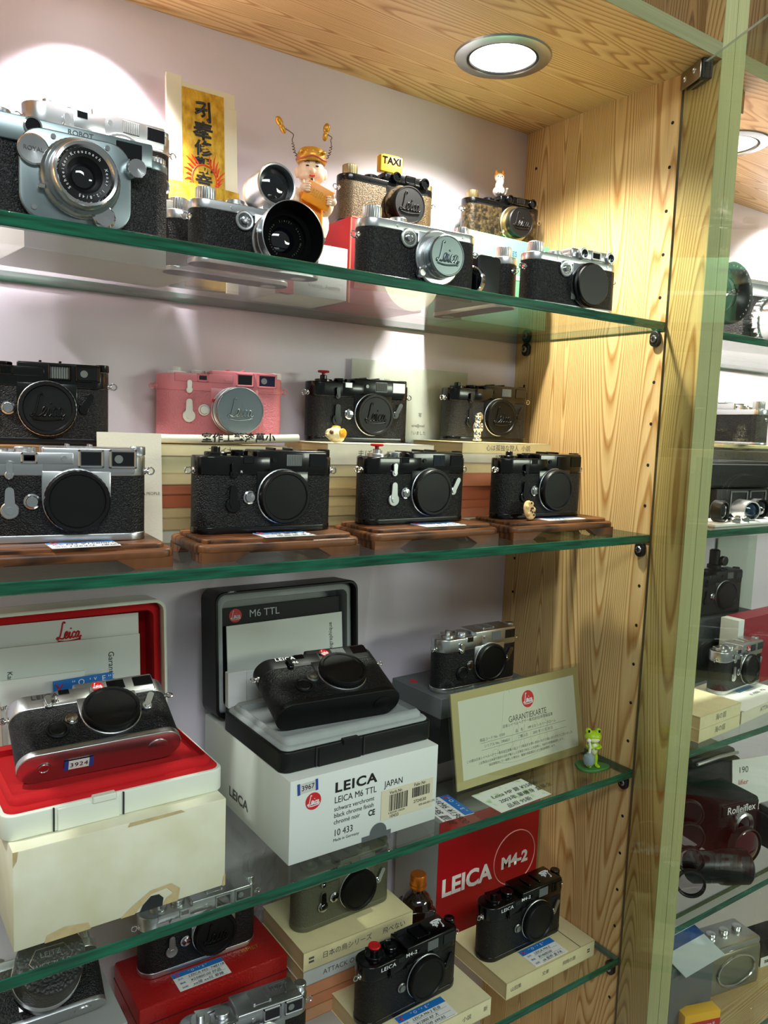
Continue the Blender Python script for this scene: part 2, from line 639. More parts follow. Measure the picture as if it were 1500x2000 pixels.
def knob(r, h, grip=0.0, n=48):
    b = min(0.0006, h * 0.2)
    mb = MB()
    if grip:
        mb.lathe([(r * 0.96, 0), (r, b), (r, h - b)], ax=(0, 0, 1), n=n, knurl=grip, cap=True)
        mb.lathe([(r * 0.99, h - b), (r * 0.93, h), (r * 0.5, h), (0.0, h - b * 0.6)], ax=(0, 0, 1), n=n, cap=False)
    else:
        mb.lathe([(r, 0), (r, h - b), (r - b, h), (0.0, h)], ax=(0, 0, 1), n=n)
    return mb

def front_lever(length, r1, r2, ang=0.0):
    """pivot disc with a tapering arm that points up, standing on the front face"""
    mb = MB()
    M = Matrix.Rotation(ang, 4, 'Y')
    mb.lathe([(r1, 0), (r1, 0.0018), (r1 - 0.0006, 0.0024), (0, 0.0024)], n=28, M=M)
    mb.lathe([(r1 * 0.45, 0.002), (r1 * 0.45, 0.0034), (0, 0.0034)], n=20, M=M)
    pts = [(-r1 * 0.6, 0), (r1 * 0.6, 0), (r2, length - r2)]
    for i in range(9):
        t = PI * i / 8
        pts.append((r2 * math.cos(t), length - r2 + r2 * math.sin(t)))
    pts.append((-r2, length - r2))
    v = [(x, -0.0012, z) for x, z in pts] + [(x, -0.003, z) for x, z in pts]
    n = len(pts)
    f = [tuple(range(n, 2 * n))] + [(i, n + i, n + (i + 1) % n, (i + 1) % n)[::-1] for i in range(n)]
    mb.add(v, f, M=M)
    return mb

def win_frame(cx, cz, w, h, y, t, d):
    """raised rectangular frame"""
    mb = MB()
    x0, x1, z0, z1 = cx - w / 2, cx + w / 2, cz - h / 2, cz + h / 2
    for lo, hi in (((x0, y - d, z1 - t), (x1, y, z1)), ((x0, y - d, z0), (x1, y, z0 + t)), ((x0, y - d, z0), (x0 + t, y, z1)), ((x1 - t, y - d, z0), (x1, y, z1))):
        mb.box(lo, hi, t * 0.3, 1)
    return mb

def body_cap(r, d=0.007, ridged=True):
    mb = MB()
    mb.lathe([(r, 0), (r, d * 0.75), (r - 0.0012, d), (r - 0.0035, d), (r - 0.0045, d - 0.0014), (0, d - 0.0012)], n=72, knurl=-0.012 if ridged else 0.0)
    return mb

def lug(side, hl):
    mb = MB()
    x = side * hl
    mb.lathe([(0.0032, 0), (0.0032, 0.0014), (0.0016, 0.0026), (0.0016, 0.004)], c=(x - side * 0.001, 0, 0), ax=(side, 0, 0), n=14)
    pts = [(x + side * (0.0048 + 0.0030 * math.cos(t)), 0.0, 0.0030 * math.sin(t)) for t in [2 * PI * i / 14 for i in range(14)]]
    mb.tube(pts, 0.0007, 6, closed=True)
    return mb

def m_camera(label, loc, yaw, S=0.975, pitch=0.0, roll=0.0, top=chrome, skin_=leather, base_=None, lever=chrome, selector=None, cap='plain', capm=blackc,
             style='m3', group=None, reddot=False, texts=(), redbutton=False, toplogo=False, dials=None, glassm=wing, release=chrome2, timer=True, name='film_camera', capring=None, illum=None, knobm=None, lugm=None, button_r=0.0062):
    base_ = base_ or top
    dials = dials or top
    knobm = knobm or top
    lugm = lugm or chrome2
    root = thing(name, label, 'camera', loc, yaw, group, rx=pitch, ry=roll, scale=S)
    HL = 0.069
    o1 = stadium(HL, BR)
    C_ = cached
    inst('body', C_(('mb', skin_.name), lambda: MB().prism(o1, 0.0062, 0.0537).mesh('body', skin_)), root)
    inst('base_plate', C_(('mp', base_.name), lambda: MB().prism(stadium(HL + 0.0004, BR + 0.0004), 0.0, 0.0064, 0.0008).lathe([(0.009, 0), (0.009, 0.0006), (0.0085, 0.0008), (0, 0.0008)], c=(0.048, 0, 0), ax=(0, 0, -1), n=30).mesh('base_plate', base_)), root)
    def tp():
        mb = MB()
        mb.prism(stadium(HL + 0.0004, BR + 0.0004), 0.0535, 0.0712, 0.0016)
        # raised finder housing
        mb.box((-0.013, -BR - 0.0006, 0.0555), (0.0585, BR, 0.077), 0.0016, 3)
        if style == 'm3':
            mb.box((-0.052, -BR - 0.0014, 0.0635), (0.0105, -BR + 0.003, 0.0725), 0.0006, 2)
        else:
            mb.box((-0.030, -BR - 0.0008, 0.0560), (0.0, -BR + 0.003, 0.0715), 0.0012, 2)
        # plate behind the lens mount
        mb.box((-0.0135, -BR - 0.0009, 0.033), (0.0395, -BR + 0.004, 0.058), 0.0012, 2)
        # accessory shoe
        mb.box((0.006, -0.010, 0.0768), (0.026, 0.010, 0.0774))
        for sx in (0.006, 0.0235):
            mb.box((sx, -0.010, 0.0774), (sx + 0.0025, 0.010, 0.0792), 0.0004, 1)
        # screw
        mb.lathe([(0.0022, 0), (0.0022, 0.0008), (0, 0.0008)], c=(0.0035, -BR - 0.0012, 0.068), n=14)
        return mb.mesh('top_plate', top)
    inst('top_plate', C_(('mt', style, top.name), tp), root)
    # windows
    y = -BR - 0.0012
    fr = [(-0.022, 0.068, 0.0125, 0.0088), (0.024, 0.068, 0.0200, 0.0150), (0.0490, 0.068, 0.0220, 0.0158)]
    for k, (cx, cz, w, h) in enumerate(fr):
        if style == 'm3':
            fo = inst('window_frame', C_(('wf', k, top.name), lambda: win_frame(cx, cz, w, h, y + 0.001, 0.0022, 0.0022).mesh('window_frame', top)), root)
        else:
            w, h = w * 0.86, h * 0.82
            fo = inst('window_frame', C_(('wg', k, top.name), lambda: win_frame(cx, cz, w, h, y + 0.001, 0.0009, 0.0006).mesh('window_frame', top)), root)
        gm = glassm
        if k == 1 and illum:
            gm = illum
        inst('window_pane', C_(('wp', style, k, gm.name), lambda: (MB().box((cx - w / 2 + 0.0008, y - 0.0002, cz - h / 2 + 0.0008), (cx + w / 2 - 0.0008, y + 0.0006, cz + h / 2 - 0.0008)) if not (k == 1 and illum) else ridged_pane(cx, cz, w, h, y)).mesh('window_pane', gm)), fo)
        if k == 2 and style == 'm3':
            inst('rangefinder_spot', C_(('rs',), lambda: MB().lathe([(0.0034, 0), (0.0034, 0.0003), (0, 0.0003)], c=(cx - 0.0035, y - 0.0002, cz), n=20).mesh('rangefinder_spot', wing_g)), fo)
    # lens mount and what covers it
    mx, mz = 0.013, 0.034
    inst('mount_ring', C_(('mr', release.name), lambda: MB().lathe([(0.0259, -0.001), (0.0259, 0.0014), (0.0250, 0.0020), (0.02, 0.0020)], c=(mx, -BR, mz), n=64).mesh('mount_ring', chrome if capring is None else capring)), root)
    if cap in ('plain', 'logo'):
        cp = inst('body_cap', C_(('cap', capm.name), lambda: body_cap(0.0254).mesh('body_cap', capm)), root, (mx, -BR - 0.0026, mz))
        if cap == 'logo':
            script_logo(cp, 0.029, capm, (0, -0.0062, 0.0), weight=0.05)
    elif cap == 'lens':
        lb = inst('lens', C_(('lens', 1), lambda: MB().lathe([(0.0255, 0), (0.0258, 0.004), (0.0258, 0.0095), (0.0240, 0.0105), (0.0240, 0.013)], n=80, knurl=-0.01).lathe([(0.0232, 0.0125), (0.0250, 0.0128), (0.0250, 0.0165), (0.0236, 0.017), (0.0236, 0.021)], n=64).mesh('lens', chrome)), root, (mx, -BR - 0.0026, mz))
        inst('aperture_ring', C_(('lens', 2), lambda: MB().lathe([(0.0246, 0.0128), (0.0246, 0.0172)], n=64, cap=False).mesh('aperture_ring', blackm)), lb)
        inst('index_dot', C_(('lens', 3), lambda: MB().ball((-0.0245, -0.004, 0.010), 0.0018).mesh('index_dot', redp)), lb)
        lc = inst('lens_cap', C_(('lens', 4), lambda: MB().lathe([(0.0238, 0.0205), (0.0252, 0.0215), (0.0252, 0.0285), (0.0243, 0.0297), (0.0238, 0.0297), (0.0234, 0.0290), (0, 0.0290)], n=72).mesh('lens_cap', greychrome)), lb)
        script_logo(lc, 0.027, greychrome, (0, -0.0293, 0.0), weight=0.05)
    # controls on the front
    inst('lens_release_button', C_(('rb', release.name, button_r), lambda: MB().lathe([(button_r, 0), (button_r, 0.0016), (button_r * 0.8, 0.0022), (button_r * 0.72, 0.0018)], n=32, cap=False).lathe([(button_r * 0.7, 0), (button_r * 0.68, 0.0036), (0, 0.0040)], n=32).mesh('lens_release_button', release)), root, (-0.0205, -BR - 0.0004, 0.0335))
    if timer == 'round':
        inst('battery_cover', C_(('bc', lever.name), lambda: MB().lathe([(0.0095, 0), (0.0095, 0.0016), (0.008, 0.0022), (0.0072, 0.0012), (0.0062, 0.0024), (0, 0.0020)], n=40).mesh('battery_cover', blackm)), root, (-0.034, -BR - 0.0002, 0.024))
    elif timer:
        inst('self_timer_lever', C_(('tl', lever.name), lambda: front_lever(0.0185, 0.0068, 0.0032).mesh('self_timer_lever', lever, fix=True)), root, (-0.0365, -BR - 0.0004, 0.0265))
    inst('rewind_lever', C_(('rl', lever.name), lambda: front_lever(0.0105, 0.0034, 0.0026).mesh('rewind_lever', lever, fix=True)), root, (-0.0365, -BR - 0.0008, 0.0545))
    if selector:
        inst('frame_selector_lever', C_(('fs', selector.name), lambda: front_lever(0.0165, 0.0046, 0.0028, math.radians(28)).mesh('frame_selector_lever', selector, fix=True)), root, (0.0450, -BR - 0.0004, 0.0345))
    # top controls
    inst('wind_lever', C_(('wl', dials.name), lambda: knob(0.0105, 0.0032).add(*lever_arm(0.034)).mesh('wind_lever', dials)), root, (-0.047, 0.001, 0.0712))
    inst('shutter_dial', C_(('sd', dials.name), lambda: knob(0.0078, 0.0052, 0.03).mesh('shutter_dial', dials)), root, (-0.0245, 0.0, 0.0712))
    inst('shutter_button', C_(('sb', dials.name), lambda: knob(0.0042, 0.0052).mesh('shutter_button', dials)), root, (-0.047, 0.001, 0.0740))
    if redbutton:
        inst('soft_release', C_(('sr',), lambda: MB().lathe([(0.0022, 0), (0.0022, 0.003), (0.0068, 0.0036), (0.0072, 0.0048), (0.0066, 0.0060), (0.0, 0.0054)], ax=(0, 0, 1), n=28).mesh('soft_release', redp)), root, (-0.047, 0.001, 0.0786))
    inst('rewind_knob', C_(('rk', knobm.name), lambda: knob(0.0062, 0.0072, 0.03).mesh('rewind_knob', knobm)), root, (0.0635, 0.0, 0.0710))
    for s in (-1, 1):
        inst('strap_lug', C_(('lug', s, lugm.name), lambda: lug(s, HL).mesh('strap_lug', lugm)), root, (0, -0.003, 0.0575))
    if reddot:
        rd = inst('round_badge', C_(('rd',), lambda: MB().lathe([(0.0054, 0), (0.0054, 0.0008), (0.0048, 0.0012), (0, 0.0012)], n=32).mesh('round_badge', redp)), root, (0.0075, -BR - 0.0008, 0.0688))
        script_logo(rd, 0.0078, ink_white, (0, -0.00125, 0), weight=0.06)
    for s_, x, z, sz, mm in texts:
        text(root, s_, sz, mm, (x, -BR - (0.0017 if style == 'm3' else 0.0010), z), spacing=1.1, xs=1.2, bold=0.012)
    if toplogo:
        script_logo(root, 0.017, ink_white, (0.044, 0.0, 0.0772), (-PI / 2, 0, PI), which=1, weight=0.07)
    return root

def ridged_pane(cx, cz, w, h, y):
    mb = MB()
    mb.box((cx - w / 2 + 0.0008, y - 0.0001, cz - h / 2 + 0.0008), (cx + w / 2 - 0.0008, y + 0.0006, cz + h / 2 - 0.0008))
    n = 9
    for i in range(n):
        x = cx - w / 2 + 0.0016 + (w - 0.0032) * i / (n - 1)
        mb.tube([(x, y - 0.0002, cz - h / 2 + 0.0012), (x, y - 0.0002, cz + h / 2 - 0.0012)], 0.0006, 6)
    return mb

def lever_arm(L):
    pts = [(0.004, -0.0095), (L * 0.5, -0.0115), (L, -0.0085), (L + 0.001, -0.0055), (L * 0.5, -0.0055), (0.004, -0.0035)]
    v = [(-x * 0.0 + x * 0.9 - 0.006, y + 0.018, 0.0008) for x, y in pts] + [(x * 0.9 - 0.006, y + 0.018, 0.0026) for x, y in pts]
    n = len(pts)
    f = [tuple(range(n))[::-1], tuple(range(n, 2 * n))] + [(i, (i + 1) % n, n + (i + 1) % n, n + i) for i in range(n)]
    return v, f

def screw_camera(label, loc, yaw, S=1.0, pitch=0.0, top=chrome, skin_=leather, finder=None, lens=None, group=None, dial=True, knobs=None, speed='front', name='film_camera', capm=blackc, base_=None, lever=None):
    """early screw-mount body: half-round ends, slim top plate, knobs on top"""
    knobs = knobs or top
    base_ = base_ or top
    root = thing(name, label, 'camera', loc, yaw, group, rx=pitch, scale=S)
    HL, R = 0.065, 0.0148
    C_ = cached
    inst('body', C_(('sb_', skin_.name), lambda: MB().prism(stadium(HL, R), 0.0042, 0.0472).mesh('body', skin_)), root)
    inst('base_plate', C_(('sp_', base_.name), lambda: MB().prism(stadium(HL + 0.0003, R + 0.0003), 0.0, 0.0044, 0.0007).lathe([(0.0075, 0), (0.0075, 0.0008), (0, 0.0008)], c=(0.045, 0, 0), ax=(0, 0, -1), n=24).mesh('base_plate', base_)), root)
    def tp():
        mb = MB()
        mb.prism(stadium(HL + 0.0003, R + 0.0003), 0.0470, 0.0555, 0.0010)
        mb.box((-0.008, -R - 0.0008, 0.010), (0.036, -R + 0.004, 0.050), 0.0012, 2)
        if finder == 'housing':
            mb.box((-0.010, -R + 0.001, 0.0545), (0.054, 0.0085, 0.0665), 0.0030, 3)
            mb.box((0.000, -R - 0.0022, 0.0550), (0.050, 0.004, 0.0660), 0.0016, 2)
        # accessory shoe
        z = 0.0665 if finder == 'housing' else 0.0553
        mb.box((0.010, -0.008, z), (0.028, 0.008, z + 0.0008))
        for sx in (0.010, 0.0258):
            mb.box((sx, -0.008, z), (sx + 0.0022, 0.008, z + 0.0026), 0.0004, 1)
        for sx in (-0.030, 0.045):
            mb.lathe([(0.0016, 0), (0.0016, 0.0006), (0, 0.0006)], c=(sx, -R - 0.0003, 0.0512), n=12)
        return mb.mesh('top_plate', top)
    inst('top_plate', C_(('st_', finder, top.name), tp), root)
    if finder == 'housing':
        for k, cx in enumerate((0.0045, 0.0450)):
            fo = inst('window_frame', C_(('rw', k, top.name), lambda: MB().lathe([(0.0062, 0), (0.0062, 0.0022), (0.0055, 0.0028), (0.0044, 0.0028), (0.0042, 0.0010)], c=(cx, -R - 0.0020, 0.0605), n=32, cap=False).mesh('window_frame', top)), root)
            inst('window_pane', C_(('rwp', k), lambda: MB().lathe([(0.0044, 0.0), (0.0044, 0.0012), (0, 0.0016)], c=(cx, -R - 0.0020, 0.0605), n=24).mesh('window_pane', wing)), fo)
        fo = inst('window_frame', C_(('rf', top.name), lambda: win_frame(0.0245, 0.0605, 0.0150, 0.0098, -R - 0.0018, 0.0022, 0.0014).mesh('window_frame', top)), root)
        inst('window_pane', C_(('rfp',), lambda: MB().box((0.0185, -R - 0.0026, 0.0570), (0.0305, -R - 0.0016, 0.0640)).mesh('window_pane', wing)), fo)
    inst('wind_knob', C_(('wk', knobs.name), lambda: knob(0.0088, 0.0125, 0.035, 60).mesh('wind_knob', knobs)), root, (-0.050, 0.0, 0.0553))
    inst('shutter_button', C_(('wb', top.name), lambda: knob(0.0048, 0.0042).mesh('shutter_button', top)), root, (-0.035, 0.002, 0.0553))
    inst('shutter_dial', C_(('wd', top.name), lambda: MB().lathe([(0.0108, 0), (0.0108, 0.0026), (0.0085, 0.0030), (0.0085, 0.0062), (0.0078, 0.0068), (0, 0.0068)], ax=(0, 0, 1), n=48).mesh('shutter_dial', top)), root, (-0.0205, 0.002, 0.0553))
    inst('rewind_knob', C_(('rwk', knobs.name), lambda: knob(0.0072, 0.0095, 0.035, 48).mesh('rewind_knob', knobs)), root, (0.0545 if finder is None else 0.0605, 0.002, 0.0553))
    if dial:
        d = inst('slow_speed_dial', C_(('ss', top.name), lambda: MB().lathe([(0.0088, 0), (0.0088, 0.0022), (0.0080, 0.0028), (0.0066, 0.0026)], n=36).mesh('slow_speed_dial', top)), root, (-0.0185, -R, 0.0415))
        inst('dial_face', C_(('ssf', dial if isinstance(dial, str) else 'k'), lambda: MB().lathe([(0.0068, 0.0), (0.0068, 0.0026), (0, 0.0026)], n=30).mesh('dial_face', blackm if dial != 'silver' else chrome2)), d)
        inst('dial_hub', C_(('ssh', top.name), lambda: MB().lathe([(0.0036, 0.002), (0.0036, 0.0050), (0.0022, 0.0054), (0.0018, 0.0045), (0, 0.0045)], n=24).mesh('dial_hub', chrome2)), d)
    for s in (-1, 1):
        inst('strap_lug', C_(('slug', s), lambda: lug(s, HL).mesh('strap_lug', chrome2)), root, (0, -0.002, 0.040))
    mx, mz = 0.0145, 0.0270
    lens and lens(root, mx, -R - 0.0006, mz)
    return root

def lens_elmar(capmat, barrel=chrome, logo=True, logom=None, r=0.0190):
    def f(root, x, y, z):
        lb = inst('lens', cached(('el', barrel.name, r), lambda: MB().lathe([(0.0255, 0), (0.0255, 0.0022), (0.0245, 0.0030), (0.0205, 0.0032), (0.0200, 0.0085), (0.0178, 0.0090), (0.0178, 0.012)], n=64).mesh('lens', barrel)), root, (x, y, z))
        inst('focus_tab', cached(('elt', barrel.name), lambda: MB().box((-0.0225, -0.005, -0.0185), (-0.015, -0.0018, -0.0105), 0.001, 2).lathe([(0.0042, 0), (0.0042, 0.0052), (0.0030, 0.0064), (0, 0.0064)], c=(-0.0205, -0.002, -0.0165), n=20).mesh('focus_tab', barrel)), lb)
        lc = inst('lens_cap', cached(('elc', capmat.name, r), lambda: MB().lathe([(r, 0.0075), (r + 0.0006, 0.0085), (r + 0.0006, 0.0175), (r - 0.0006, 0.0190), (r - 0.0012, 0.0190), (r - 0.0016, 0.0184), (0, 0.0184)], n=64).mesh('lens_cap', capmat)), lb)
        if logo:
            script_logo(lc, r * 1.32, logom or capmat, (0, -0.0187, 0.0005), weight=0.055)
    return f

def lens_cap_black(r=0.0225):
    def f(root, x, y, z):
        lb = inst('lens_flange', cached(('lcf', r), lambda: MB().lathe([(0.0240, 0), (0.0240, 0.0030), (0.0225, 0.0036)], n=56).mesh('lens_flange', chrome)), root, (x, y, z))
        inst('body_cap', cached(('lcb', r), lambda: MB().lathe([(r + 0.0018, 0.003), (r + 0.0018, 0.0060), (r, 0.0075), (r, 0.0105), (r - 0.0008, 0.0112), (0, 0.0112)], n=60).mesh('body_cap', blackc)), lb)
    return f

def lens_hood(root, x, y, z):
    """wide lens with a flared black-lined hood"""
    lb = inst('lens', cached(('wh', 1), lambda: MB().lathe([(0.0262, 0), (0.0262, 0.003), (0.0250, 0.004), (0.0250, 0.009)], n=72).lathe([(0.0258, 0.008), (0.0262, 0.0088), (0.0262, 0.0140), (0.0250, 0.015), (0.0245, 0.019)], n=84, knurl=-0.015, cap=False).mesh('lens', chrome)), root, (x, y, z))
    hd = inst('lens_hood', cached(('wh', 2), lambda: MB().lathe([(0.0225, 0.017), (0.0275, 0.0190), (0.0300, 0.0250), (0.0310, 0.0360), (0.0303, 0.0364)], n=72, cap=False).lathe([(0.0303, 0.0364), (0.0303, 0.0365), (0.0300, 0.0360)], n=72, cap=False).mesh('lens_hood', chrome)), lb)
    inst('hood_lining', cached(('wh', 3), lambda: MB().lathe([(0.0303, 0.0363), (0.0298, 0.0350), (0.0250, 0.0210), (0.0205, 0.0205), (0.0200, 0.0170), (0.0120, 0.0130), (0.0110, 0.0130)], n=72, cap=False).mesh('hood_lining', rubber)), hd)
    inst('front_element', cached(('wh', 4), lambda: MB().lathe([(0.0118, 0.0130), (0.0090, 0.0146), (0.0050, 0.0156), (0, 0.0160)], n=40, cap=False).mesh('front_element', lensg)), lb)
    ring_text(lb, 'Super-Angulon  1:4/21  Leitz Wetzlar', 0.0160, 0.0026, ink_grey, -0.0178)

def ring_text(parent, s, r, size, m, y, start=90.0, span=300.0):
    """letters set round a circle, as on a lens name ring"""
    n = len(s)
    mb = MB()
    for i, ch in enumerate(s):
        if ch == ' ':
            continue
        a = math.radians(start - span * (i / max(1, n - 1)) + span / 2.0)
        me = text_mesh(ch, size, m)
        M = Matrix.Translation((r * math.cos(a), y, r * math.sin(a))) @ Matrix.Rotation(PI / 2 - a, 4, 'Y')
        mb.add([v.co[:] for v in me.vertices], [tuple(p.vertices) for p in me.polygons], M=M)
    return mb.obj('ring_lettering', m, parent)
# ------------------------------------------------------------------ cabinet shell
Z1, Z2, Z3, Z4, Z5 = -0.2295, -0.4845, -0.7840, -1.0375, -1.2875   # shelf tops
TH, YF, YB = 0.010, 0.015, 0.2655                                  # glass thickness, front and back edge
DB, PF = 0.2672, -0.031                                            # back wall, front of the side panels
XL, XR2, ZB, ZT = -1.16, 1.15, -1.42, 0.42

def panel(name, lo, hi, m, mats=None, kind=True):
    o = MB().box(lo, hi).obj(name, mats or m)
    return struct(o) if kind else o

# upright panel between the two cabinets, with its row of drilled holes
mb = MB().box((0.0, PF, ZB), (0.0225, DB, ZT), mi=0)
for f_i, f in enumerate(list(mb.f)):
    pass
hz = [(0.0267, k) for k in range(24) if k not in (5, 10, 16, 21)] + [(0.2471, k) for k in range(24) if k not in (5, 10, 16, 21)]
for y, k in hz:
    mb.lathe([(0.0020, 0.0), (0.0020, 0.00025), (0, 0.00025)], c=(0.0, y, -0.05 * k), ax=(-1, 0, 0), n=12, mi=1)
w_r = struct(mb.obj('wall_right', [ash_v, hole_m]))
edge = MB().box((0.0, PF - 0.0008, ZB), (0.0222, PF, ZT)).obj('edge_band', ash_edge, w_r)
w_n = panel('wall_partition', (0.0231, PF, ZB), (0.0437, DB, ZT), ash_v)
MB().box((0.0232, PF - 0.0008, ZB), (0.0437, PF, ZT)).obj('edge_band', ash_edge, w_n)
panel('wall_back', (XL, DB, ZB), (0.0, DB + 0.012, H + 0.02), wall_paint)
panel('wall_back_neighbour', (0.0437, DB, ZB), (XR2, DB + 0.012, H + 0.02), wall_paint)
panel('wall_left', (XL - 0.02, PF, ZB), (XL, DB, ZT), ash_v)
panel('wall_far', (XR2, PF, ZB), (XR2 + 0.02, DB, ZT), ash_v)
c1 = panel('ceiling', (XL, PF, H), (0.0, DB, H + 0.0165), ash_h)
MB().box((XL, PF - 0.0008, H), (0.0, PF, H + 0.0165)).obj('edge_band', ash_edge_h, c1)
c2 = panel('ceiling_neighbour', (0.0437, PF, H), (XR2, DB, H + 0.0165), ash_h)
MB().box((0.0437, PF - 0.0008, H), (XR2, PF, H + 0.0165)).obj('edge_band', ash_edge_h, c2)
panel('wall_upper', (XL, -0.008, H + 0.0165), (0.0, 0.01, ZT), ash_up)
panel('wall_upper_neighbour', (0.0437, -0.008, H + 0.0165), (XR2, 0.01, ZT), ash_up)
panel('floor', (XL, PF, ZB - 0.02), (XR2, DB, ZB), ash_h)

# glass shelves
edge_g, nt_, b_ = base('green_glass_edge')
N_, L_ = nt_.nodes, nt_.links
tc_ = N_.new('ShaderNodeTexCoord')
mp_ = N_.new('ShaderNodeMapping')
mp_.inputs['Scale'].default_value = (18, 1, 260)
ns_ = N_.new('ShaderNodeTexNoise')
ns_.inputs['Scale'].default_value = 1.0
ns_.inputs['Detail'].default_value = 3
rp_ = N_.new('ShaderNodeValToRGB')
rp_.color_ramp.elements[0].position = 0.3
rp_.color_ramp.elements[0].color = lin((3, 48, 32))
rp_.color_ramp.elements[1].position = 0.72
rp_.color_ramp.elements[1].color = lin((18, 106, 76))
L_.new(tc_.outputs['Object'], mp_.inputs['Vector'])
L_.new(mp_.outputs[0], ns_.inputs['Vector'])
L_.new(ns_.outputs[0], rp_.inputs[0])
L_.new(rp_.outputs[0], b_.inputs['Base Color'])
b_.inputs['Roughness'].default_value = 0.12
b_.inputs['Coat Weight'].default_value = 0.5
shelf_glass = glass('shelf_glass', (0.955, 0.985, 0.968))
door_glass = glass('door_glass', (0.92, 0.955, 0.89), 1.0)

def glass_shelf(x0, x1, z, label, group):
    mb = MB()
    y0, y1, zb = YF, YB, z - TH
    b = 0.0008
    mb.quad([(x0, y0 + b, z), (x1, y0 + b, z), (x1, y1, z), (x0, y1, z)], 0)
    mb.quad([(x0, y1, zb), (x1, y1, zb), (x1, y0 + b, zb), (x0, y0 + b, zb)], 0)
    mb.quad([(x0, y0, zb + b), (x1, y0, zb + b), (x1, y0, z - b), (x0, y0, z - b)], 1)
    mb.quad([(x0, y0, z - b), (x1, y0, z - b), (x1, y0 + b, z), (x0, y0 + b, z)], 1)
    mb.quad([(x0, y0 + b, zb), (x1, y0 + b, zb), (x1, y0, zb + b), (x0, y0, zb + b)], 1)
    mb.quad([(x1, y1, zb), (x0, y1, zb), (x0, y1, z), (x1, y1, z)], 1)
    mb.quad([(x1, y0 + b, zb), (x1, y1, zb), (x1, y1, z), (x1, y0 + b, z)], 1)
    mb.quad([(x0, y1, zb), (x0, y0 + b, zb), (x0, y0 + b, z), (x0, y1, z)], 1)
    return tag(mb.obj('glass_shelf', [shelf_glass, edge_g], ang=5), label, 'shelf', group)

names_ = ['uppermost', 'second', 'third', 'fourth', 'lowest']
for i, z in enumerate((Z1, Z2, Z3, Z4, Z5)):
    if i < 4:
        glass_shelf(XL + 0.002, -0.0012, z, '%s glass shelf of the open wooden cabinet, green front edge' % names_[i], 'glass shelves of the open cabinet')
    glass_shelf(0.0455, XR2 - 0.002, z, '%s glass shelf of the neighbouring cabinet, beyond the glass door' % names_[i], 'glass shelves of the neighbouring cabinet')

def bracket(y, z, side, label):
    mb = MB()
    mb.prism(rrect(0.0068, 0.0092, 0.0066, 8), 0.0, 0.006, 0.0010, M=Matrix.Rotation(-PI / 2, 4, 'Y') @ Matrix.Rotation(PI / 2, 4, 'Z'))
    o = mb.obj('shelf_support', dark_metal, None, (0.0 if side > 0 else 0.0437, y, z))
    if side < 0:
        o.rotation_euler = (0, 0, PI)
    tag(o, label, 'shelf support', 'shelf supports')
    s = MB().lathe([(0.0042, 0.0), (0.0042, 0.0015), (0.0034, 0.0024), (0, 0.0024)], ax=(-1, 0, 0), n=24).obj('screw', steel, o, (-0.0058, 0, 0))
    MB().box((-0.0031, -0.0028, -0.0005), (-0.0020, 0.0028, 0.0005)).box((-0.0031, -0.0005, -0.0028), (-0.0020, 0.0005, 0.0028)).obj('screw_slot', hole_m, s)
    return o
for i, z in enumerate((Z1, Z2, Z3, Z4)):
    bracket(0.0267, z - TH - 0.0094, 1, 'dark oval support under the front corner of the %s glass shelf' % names_[i])
    bracket(0.2440, z - TH - 0.0094, 1, 'dark oval support under the back corner of the %s glass shelf' % names_[i])

# downlights
def downlight(x, y, label, light, cut=True):
    t = thing('downlight', label, 'light', (x, y, H), group='recessed downlights')
    MB().lathe([(0.0395, -0.003), (0.0395, 0.0015), (0.0405, 0.0032), (0.0425, 0.0034), (0.0532, 0.0018), (0.0545, 0.0)], ax=(0, 0, -1), n=72, cap=False).obj('trim_ring', steel, t)
    MB().lathe([(0.0395, 0.0012), (0.0380, 0.0024), (0.0372, 0.0024), (0.0368, 0.0006)], ax=(0, 0, -1), n=64, cap=False).obj('inner_ring', dark_metal, t)
    MB().lathe([(0.0372, 0.0004), (0.0360, 0.0012), (0.02, 0.0022), (0, 0.0024)], ax=(0, 0, -1), n=48, cap=False).obj('diffuser', mat('lit_diffuser', (255, 250, 240), 0.4, emit=3.2), t)
    w = light.matrix_world.copy()
    return t
downlight(-0.188, 0.1175, 'round steel downlight in the wooden top of the open cabinet', spot_a)
downlight(-0.60, 0.175, 'round downlight lighting the wall behind the all-chrome camera on the cream box', spot_b)
downlight(0.240, 0.110, 'round downlight in the top of the neighbouring cabinet beyond the door', spot_c)

# glass door, hinged on the upright panel and standing open
ang = math.atan2(-0.128, -0.056)
dd = Vector((math.cos(ang), math.sin(ang), 0))
dn = Vector((-dd.y, dd.x, 0))
P0 = Vector((-0.0012, 0.0140, 0))
zt, zb = 0.0455, ZB + 0.01
W, T = 0.46, 0.0036
mb = MB()
a, b = P0 + dn * (T / 2), P0 - dn * (T / 2)
c, d = a + dd * W, b + dd * W
q = lambda p, z: (p.x, p.y, z)
mb.quad([q(a, zb), q(c, zb), q(c, zt), q(a, zt)][::-1], 0)
mb.quad([q(b, zb), q(d, zb), q(d, zt), q(b, zt)], 0)
mb.quad([q(a, zt), q(b, zt), q(d, zt), q(c, zt)], 1)
mb.quad([q(a, zb), q(b, zb), q(d, zb), q(c, zb)], 1)
mb.quad([q(a, zb), q(b, zb), q(b, zt), q(a, zt)], 2)
mb.quad([q(c, zb), q(d, zb), q(d, zt), q(c, zt)], 1)
door = struct(mb.obj('door_1', [door_glass, mat('pale_glass_edge', (244, 248, 240), 0.05), mat('dark_glass_edge', (84, 74, 50), 0.3)], ang=5))  # lamp reflection along the top edge is put into the white edge colour
